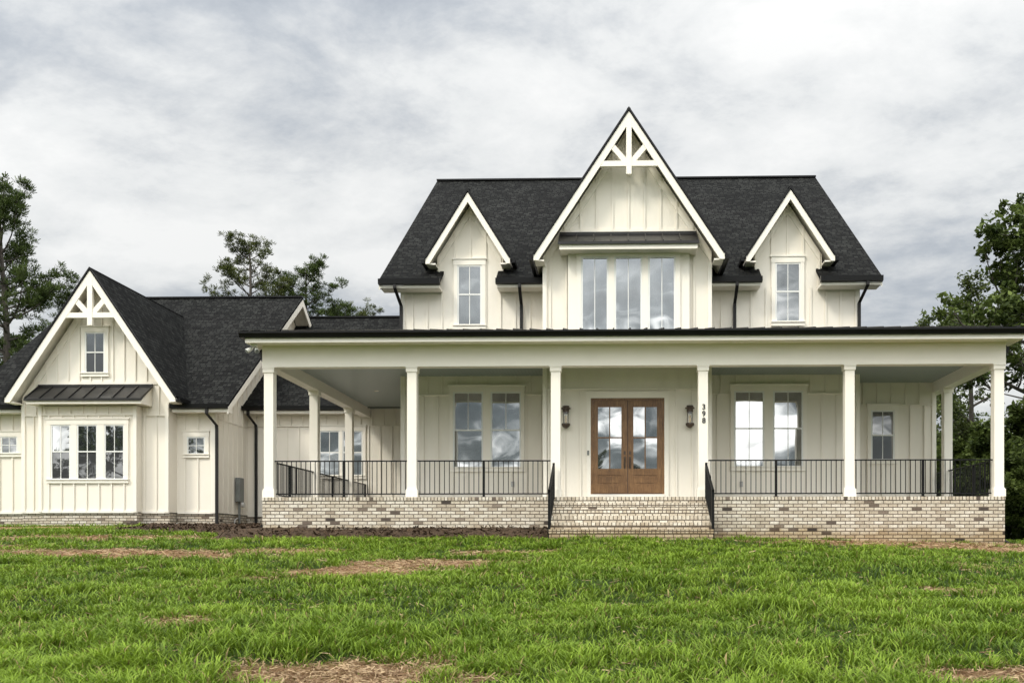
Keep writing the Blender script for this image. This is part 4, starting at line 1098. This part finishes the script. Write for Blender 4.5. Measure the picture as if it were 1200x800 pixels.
def pine(seed, H, h0, spread, loc, label, dens=1.0, cols=((.022,.042,.010), (.14,.19,.05)), r0=None, lean=(0, 0), nwh=None, group='pine trees behind the house'):
    H -= .85 + .008*H
    rg = np.random.default_rng(seed); root = empty('pine_tree', loc); tag(root, label, 'pine tree', group)
    r0 = r0 or H*.0135; tb = MB()
    def tp(h): return Vector((lean[0]*(h/H)**1.5*H + .12*math.sin(h*.5 + seed), lean[1]*H*(h/H)**1.5 + .1*math.cos(h*.4 + seed), h))
    hs = np.linspace(-.3, H*.985, 16); tb.tube([tp(max(h, -.3) if h > 0 else 0) + Vector((0, 0, min(h, 0))) for h in hs], [r0*(1 - .93*max(h, 0)/H)**.85 + .012 for h in hs], 10)
    C = []; R = []; D = []
    h = h0
    while h < H*.97:
        f = (h - h0)/(H - h0); base = spread*math.sqrt(max(.03, 1 - f**2.2))*(.72 + .28*min(1, f*3))
        for k in range(rg.integers(3, 5)):
            az = rg.random()*2*PI; ln = base*rg.uniform(.45, 1.15)*(1 if rg.random() > .2 else .55); up = rg.uniform(.0, .35) + .55*f; droop = -.10 if f < .35 else .05
            p0 = tp(h + rg.uniform(-.2, .2)); pts = []; rad = []
            for i in range(6):
                s = i/5; w = Vector((math.cos(az + .35*s*math.sin(seed + k)), math.sin(az + .35*s*math.sin(seed + k)), 0))
                pts.append(p0 + w*ln*s + Vector((0, 0, ln*(up*s + droop*s*s + .12*s**3)))); rad.append(max(.012, r0*.30*(1 - f*.6)*(1 - .85*s)))
            tb.tube(pts, rad, 5, False)
            nt_ = max(4, int(ln*4.2*dens))
            for j in range(nt_):
                s = rg.uniform(.38, 1.0); i = min(4, int(s*5)); q = pts[i].lerp(pts[i+1], s*5 - i); wdir = (pts[5] - pts[0]).normalized()
                side = Vector((-wdir.y, wdir.x, 0))*rg.uniform(-1, 1)*ln*.26*(1.15 - s) + Vector((0, 0, rg.uniform(-.05, .28)))
                e = q + side
                tb.tube([q, e], [.012, .007], 3, False)
                for kk in range(2):
                    e2 = e + Vector((rg.normal()*.2, rg.normal()*.2, rg.normal()*.17)); C.append(e2); R.append(rg.uniform(.11, .25)); D.append(wdir + side*.5)
        h += (H - h0)/(nwh or 17)*rg.uniform(.7, 1.25)
    for j in range(10): C.append(tp(H*.985) + Vector((rg.normal()*.2, rg.normal()*.2, -abs(rg.normal())*.5))); R.append(.25); D.append((0, 0, 1))
    t = tb.build('trunk', PBARK, root, smooth=True)
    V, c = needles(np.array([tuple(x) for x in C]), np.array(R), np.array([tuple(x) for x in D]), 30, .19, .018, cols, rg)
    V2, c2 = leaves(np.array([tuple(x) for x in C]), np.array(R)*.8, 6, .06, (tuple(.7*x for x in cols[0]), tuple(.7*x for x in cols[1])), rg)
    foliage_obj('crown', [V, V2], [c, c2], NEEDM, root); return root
def broadleaf(seed, H, spread, loc, label, leaf=.11, per=70, cols=((.024,.045,.010), (.16,.21,.05)), crown_lo=.25, nlimb=11, clump=(.45, .95), group='broadleaf trees beside the house', name='broadleaf_tree'):
    rg = np.random.default_rng(seed); root = empty(name, loc); tag(root, label, 'tree', group); tb = MB(); C = []; R = []
    r0 = H*.017
    lx, ly = rg.normal()*.03, rg.normal()*.03
    def tp(h): return Vector((lx*h + .25*math.sin(h*.35 + seed), ly*h + .2*math.cos(h*.3 + seed) - .2*math.cos(seed), h))
    hs = np.linspace(0, H*.86, 12); tb.tube([tp(h) - Vector((0, 0, .3 if h == 0 else 0)) for h in hs], [r0*(1 - .9*h/H) for h in hs], 9)
    def branch(p, d, ln, r, lvl):
        pts = [p]; v = d.copy()
        for i in range(4):
            v = (v + Vector((rg.normal()*.22, rg.normal()*.22, rg.normal()*.15 + .07))).normalized(); pts.append(pts[-1] + v*ln/4)
        tb.tube(pts, [r*(1 - .18*i) for i in range(5)], 5 if lvl < 2 else 4, False)
        if lvl < 2:
            for k in range(3 if lvl == 0 else 3):
                i = rg.integers(1, 5); w = (v + Vector((rg.normal()*.8, rg.normal()*.8, rg.normal()*.5))).normalized()
                branch(pts[i], w, ln*rg.uniform(.4, .62), r*.5, lvl + 1)
        for i in (2, 3, 4):
            if lvl == 0 and i == 2: continue
            C.append(pts[i] + Vector((rg.normal(), rg.normal(), rg.normal()*.6))*.2); R.append(rg.uniform(*clump)*(.8 if lvl < 2 else .62))
    for k in range(nlimb):
        f = (k + .5)/nlimb; h = H*(crown_lo + (.84 - crown_lo)*f); az = k*2.4 + rg.random(); up = .25 + .75*f**2
        ln = spread*(math.sin(PI*(.25 + .62*f)))*rg.uniform(.75, 1.1)
        branch(tp(h), Vector((math.cos(az), math.sin(az), up)).normalized(), ln, r0*.42*(1 - f*.5), 0)
    branch(tp(H*.84), Vector((0, 0, 1)), H*.14, r0*.2, 0)
    t = tb.build('trunk', DBARK, root, smooth=True)
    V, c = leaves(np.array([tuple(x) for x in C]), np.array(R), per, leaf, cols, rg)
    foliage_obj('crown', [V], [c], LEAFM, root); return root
def copy_tree(o, loc, rz, sc, label, group=None):
    r = o.copy(); col.objects.link(r); r.location = loc; r.rotation_euler = (0, 0, rz); r.scale = (sc, sc, sc); r['label'] = label
    if group: r['group'] = group
    for ch in o.children:
        c = ch.copy(); col.objects.link(c); c.parent = r
    return r
def at(px, py, Y): return (SX(px, Y), Y, float(gz(SX(px, Y), Y)))

pine(3, SZ(212, 46, 10) + .05, 6.6, 3.7, at(4, 0, 46), 'tallest dark pine at the far left edge, bare trunk showing below its crown', 1.25, nwh=21, r0=.26)
pine(8, SZ(322, 52, 75), 6.0, 2.5, at(84, 0, 52), 'shorter pine behind the left slope of the wing gable', 1.1)
pine(12, SZ(262, 62, 290), 9.5, 3.4, at(291, 0, 62), 'open-crowned olive pine rising behind the middle of the wing roof', 1.05, cols=((.03,.045,.01), (.15,.17,.045)), nwh=15)
pine(15, SZ(295, 64, 362), 8.5, 3.3, at(361, 0, 64), 'darker pine just left of the connecting roof, second of the pair behind the wing', 1.3, nwh=18)
pine(21, SZ(346, 70, 425), 9.5, 2.5, at(426, 0, 70), 'small pine top showing above the low connecting roof next to the main house', .9, cols=((.03,.045,.01), (.15,.17,.045)))
pine(27, SZ(345, 66, 395), 8, 2.6, at(394, 0, 66), 'low dark pine between the pair of tall pines and the small pine top', .9)
pine(24, SZ(331, 60, 152), 6, 1.6, at(153, 0, 60), 'pine whose tip alone shows above the right slope of the wing gable roof', .8)

bA = broadleaf(41, SZ(238, 40, 1190) , 3.6, at(1222, 0, 40), 'tall dark broadleaf tree cut off by the right edge of the photo', .13, 21, nlimb=15, crown_lo=.40, clump=(.3, .65))
bB = broadleaf(44, SZ(333, 52, 1120), 3.6, at(1126, 0, 52), 'open pale-leaved tree topping the porch roof right of the main house', .10, 30, cols=((.035,.055,.015), (.17,.21,.06)), nlimb=10, crown_lo=.15)
bC = broadleaf(47, 8.6, 3.4, at(1252, 0, 36), 'mid-sized broadleaf tree seen through the right bay of the porch', .10, 24, nlimb=11, crown_lo=.2, clump=(.3, .65))
copy_tree(bB, at(1082, 0, 60), 2.1, .98, 'thin pale tree whose top shows just right of the main roof corner')
copy_tree(bA, at(1300, 0, 50), 1.3, 1.0, 'broad dark tree behind the cut-off tree at the right edge')
copy_tree(bC, at(1180, 0, 48), 3.6, .6, 'dark tree standing back between the porch corner post and the right edge')
copy_tree(bC, at(1118, 0, 62), 5.0, .9, 'dark tree seen between the right rear porch column and the corner post')
bS = broadleaf(52, 3.6, 2.0, at(1200, 0, 43), 'low leafy shrub on the grass right of the porch corner', .09, 70, nlimb=12, crown_lo=.04, clump=(.35, .7), group='shrubs under the trees beside the house', name='leafy_shrub')
for i, (px, Y, sc, lab) in enumerate(((1170, 47, 1.3, 'leafy shrub behind the porch corner post'), (1142, 50, 1.3, 'leafy shrub behind the right end railing'), (1112, 54, 1.4, 'leafy shrub behind the right rear porch column'),
                                      (1230, 46, 1.5, 'leafy shrub at the very right edge of the lawn'), (1085, 58, 1.5, 'leafy shrub hidden mostly by the recessed right wall'), (1160, 58, 1.45, 'tall dark thicket far behind the right railing'), (1200, 60, 1.5, 'tall dark thicket far beyond the downspout on the right'))):
    copy_tree(bS, at(px, 0, Y), i*1.7, sc, lab)

# woods across the lot behind the photographer (they show in the window glass)
k = 0
for (x, y, sc, src) in ((-31, -6, 1.0, bA), (-40, -14, 1.05, bA), (-36, 2, .9, bC), (-48, -4, 1.2, bA), (-27, -22, .8, bC), (-4, -75, 1.0, bA), (-14, -80, .9, bC), (4, -82, .62, bA), (16, -70, .7, bC), (30, -60, .8, bA)):
    k += 1
    nm = ['tree across the lot mirrored in the glass of the bay windows', 'tree across the lot mirrored in the glass of the front door'][y < -50]
    copy_tree(src, (x, y, -2.4), k*1.9, sc, nm, 'trees across the lot facing the bay windows' if y > -50 else 'trees across the lot facing the front door')

# ------------------------------------------------------------------ sky and light
w = bpy.data.worlds.new('World'); scene.world = w; w.use_nodes = True; nt = w.node_tree; nt.nodes.clear()
out = nt.nodes.new('ShaderNodeOutputWorld'); bg = nt.nodes.new('ShaderNodeBackground'); L(nt, bg.outputs[0], out.inputs[0])
SUN_AZ = math.radians(222); SUN_EL = math.radians(44)          # azimuth clockwise from +Y: behind-left of the viewer
sky = nt.nodes.new('ShaderNodeTexSky'); sky.sky_type = 'NISHITA'; sky.sun_disc = False; sky.sun_elevation = SUN_EL; sky.sun_rotation = SUN_AZ; sky.air_density = 1.2; sky.dust_density = 2
tc = nt.nodes.new('ShaderNodeTexCoord'); sp = nt.nodes.new('ShaderNodeSeparateXYZ'); L(nt, tc.outputs['Generated'], sp.inputs[0])
def M(op, a, b=None, c=None, clamp=False):
    n = nt.nodes.new('ShaderNodeMath'); n.operation = op; n.use_clamp = clamp
    for i, v in enumerate((a, b, c)):
        if v is None: continue
        if isinstance(v, (int, float)): n.inputs[i].default_value = v
        else: L(nt, v, n.inputs[i])
    return n.outputs[0]
zc = M('MAXIMUM', sp.outputs[2], 0.0); dz = M('ADD', zc, .30)
cbn = nt.nodes.new('ShaderNodeCombineXYZ'); L(nt, M('DIVIDE', sp.outputs[0], dz), cbn.inputs[0]); L(nt, M('DIVIDE', sp.outputs[1], dz), cbn.inputs[1]); cbn.inputs[2].default_value = 3.7
rot = nt.nodes.new('ShaderNodeMapping'); L(nt, cbn.outputs[0], rot.inputs[0]); rot.inputs['Rotation'].default_value = (0, 0, .75); rot.inputs['Scale'].default_value = (1.0, 1.25, 1)
n1 = noise(nt, 1.35, 8, .6, rot.outputs[0], .15); n2 = noise(nt, 5.0, 8, .65, rot.outputs[0], .25)
f = M('MULTIPLY_ADD', n2.outputs[0], .36, M('MULTIPLY_ADD', n1.outputs[0], 1.05, -.135))
cr = ramp(nt, [(.40, (.385,.42,.465)), (.475, (.50,.53,.565)), (.54, (.645,.663,.675)), (.60, (.775,.785,.78)), (.70, (.89,.89,.875))]); L(nt, f, cr.inputs[0])
# cloud behind the viewer and overhead, brightened out of view to light the walls
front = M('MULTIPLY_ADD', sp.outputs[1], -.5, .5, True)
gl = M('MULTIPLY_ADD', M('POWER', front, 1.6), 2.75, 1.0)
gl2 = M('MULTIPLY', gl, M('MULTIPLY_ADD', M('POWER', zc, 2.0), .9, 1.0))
# broken cumulus low in the south, behind the viewer: blue-grey gaps between bright heads
lowv = nt.nodes.new('ShaderNodeMapping'); L(nt, tc.outputs['Generated'], lowv.inputs[0]); lowv.inputs['Scale'].default_value = (1, 1, 2.6)
n3 = noise(nt, 7.5, 8, .58, lowv.outputs[0], .6)
cr2 = ramp(nt, [(.38, (.035,.043,.047)), (.485, (.08,.09,.095)), (.53, (.30,.31,.31)), (.60, (1.0,.98,.95))]); L(nt, n3.outputs[0], cr2.inputs[0])
wlow = M('MULTIPLY', M('MULTIPLY_ADD', sp.outputs[1], -3.0, -.6, True), M('MULTIPLY_ADD', zc, -2.2, 1.3, True))
mixl = nt.nodes.new('ShaderNodeMix'); mixl.data_type = 'RGBA'; L(nt, wlow, mixl.inputs[0]); L(nt, cr.outputs[0], mixl.inputs[6]); L(nt, cr2.outputs[0], mixl.inputs[7])
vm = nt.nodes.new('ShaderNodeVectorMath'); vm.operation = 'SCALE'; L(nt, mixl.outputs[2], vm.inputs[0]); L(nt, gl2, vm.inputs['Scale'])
sk = nt.nodes.new('ShaderNodeVectorMath'); sk.operation = 'SCALE'; L(nt, sky.outputs[0], sk.inputs[0]); sk.inputs['Scale'].default_value = .1
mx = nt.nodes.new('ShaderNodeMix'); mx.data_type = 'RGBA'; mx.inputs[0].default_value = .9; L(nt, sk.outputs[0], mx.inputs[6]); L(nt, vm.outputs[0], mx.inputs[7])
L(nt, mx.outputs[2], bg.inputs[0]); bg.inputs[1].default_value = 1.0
sd = bpy.data.lights.new('sun', 'SUN'); sd.energy = 1.75; sd.angle = math.radians(11); sd.color = (1, .94, .83)
so_ = bpy.data.objects.new('sun', sd); col.objects.link(so_)
dv = Vector((math.sin(SUN_AZ)*math.cos(SUN_EL), math.cos(SUN_AZ)*math.cos(SUN_EL), math.sin(SUN_EL)))
so_.rotation_euler = (-dv).to_track_quat('-Z', 'Y').to_euler()

# ------------------------------------------------------------------ camera
cd = bpy.data.cameras.new('camera'); cam = bpy.data.objects.new('camera', cd); col.objects.link(cam); scene.camera = cam
cd.sensor_width = 36; cd.lens = F/1200*36; cd.shift_x = (600 - CX)/1200; cd.shift_y = (HZ - 400)/1200; cd.clip_end = 5000; cd.clip_start = .1
cam.rotation_euler = (PI/2, 0, TH); cam.location = (0, 0, 0)
scene.view_settings.view_transform = 'Standard'; scene.view_settings.look = 'None'; scene.view_settings.exposure = 0
scene.render.engine = 'CYCLES'; scene.cycles.use_denoising = True
scene.cycles.max_bounces = 6; scene.cycles.diffuse_bounces = 3; scene.cycles.glossy_bounces = 3; scene.cycles.transparent_max_bounces = 6
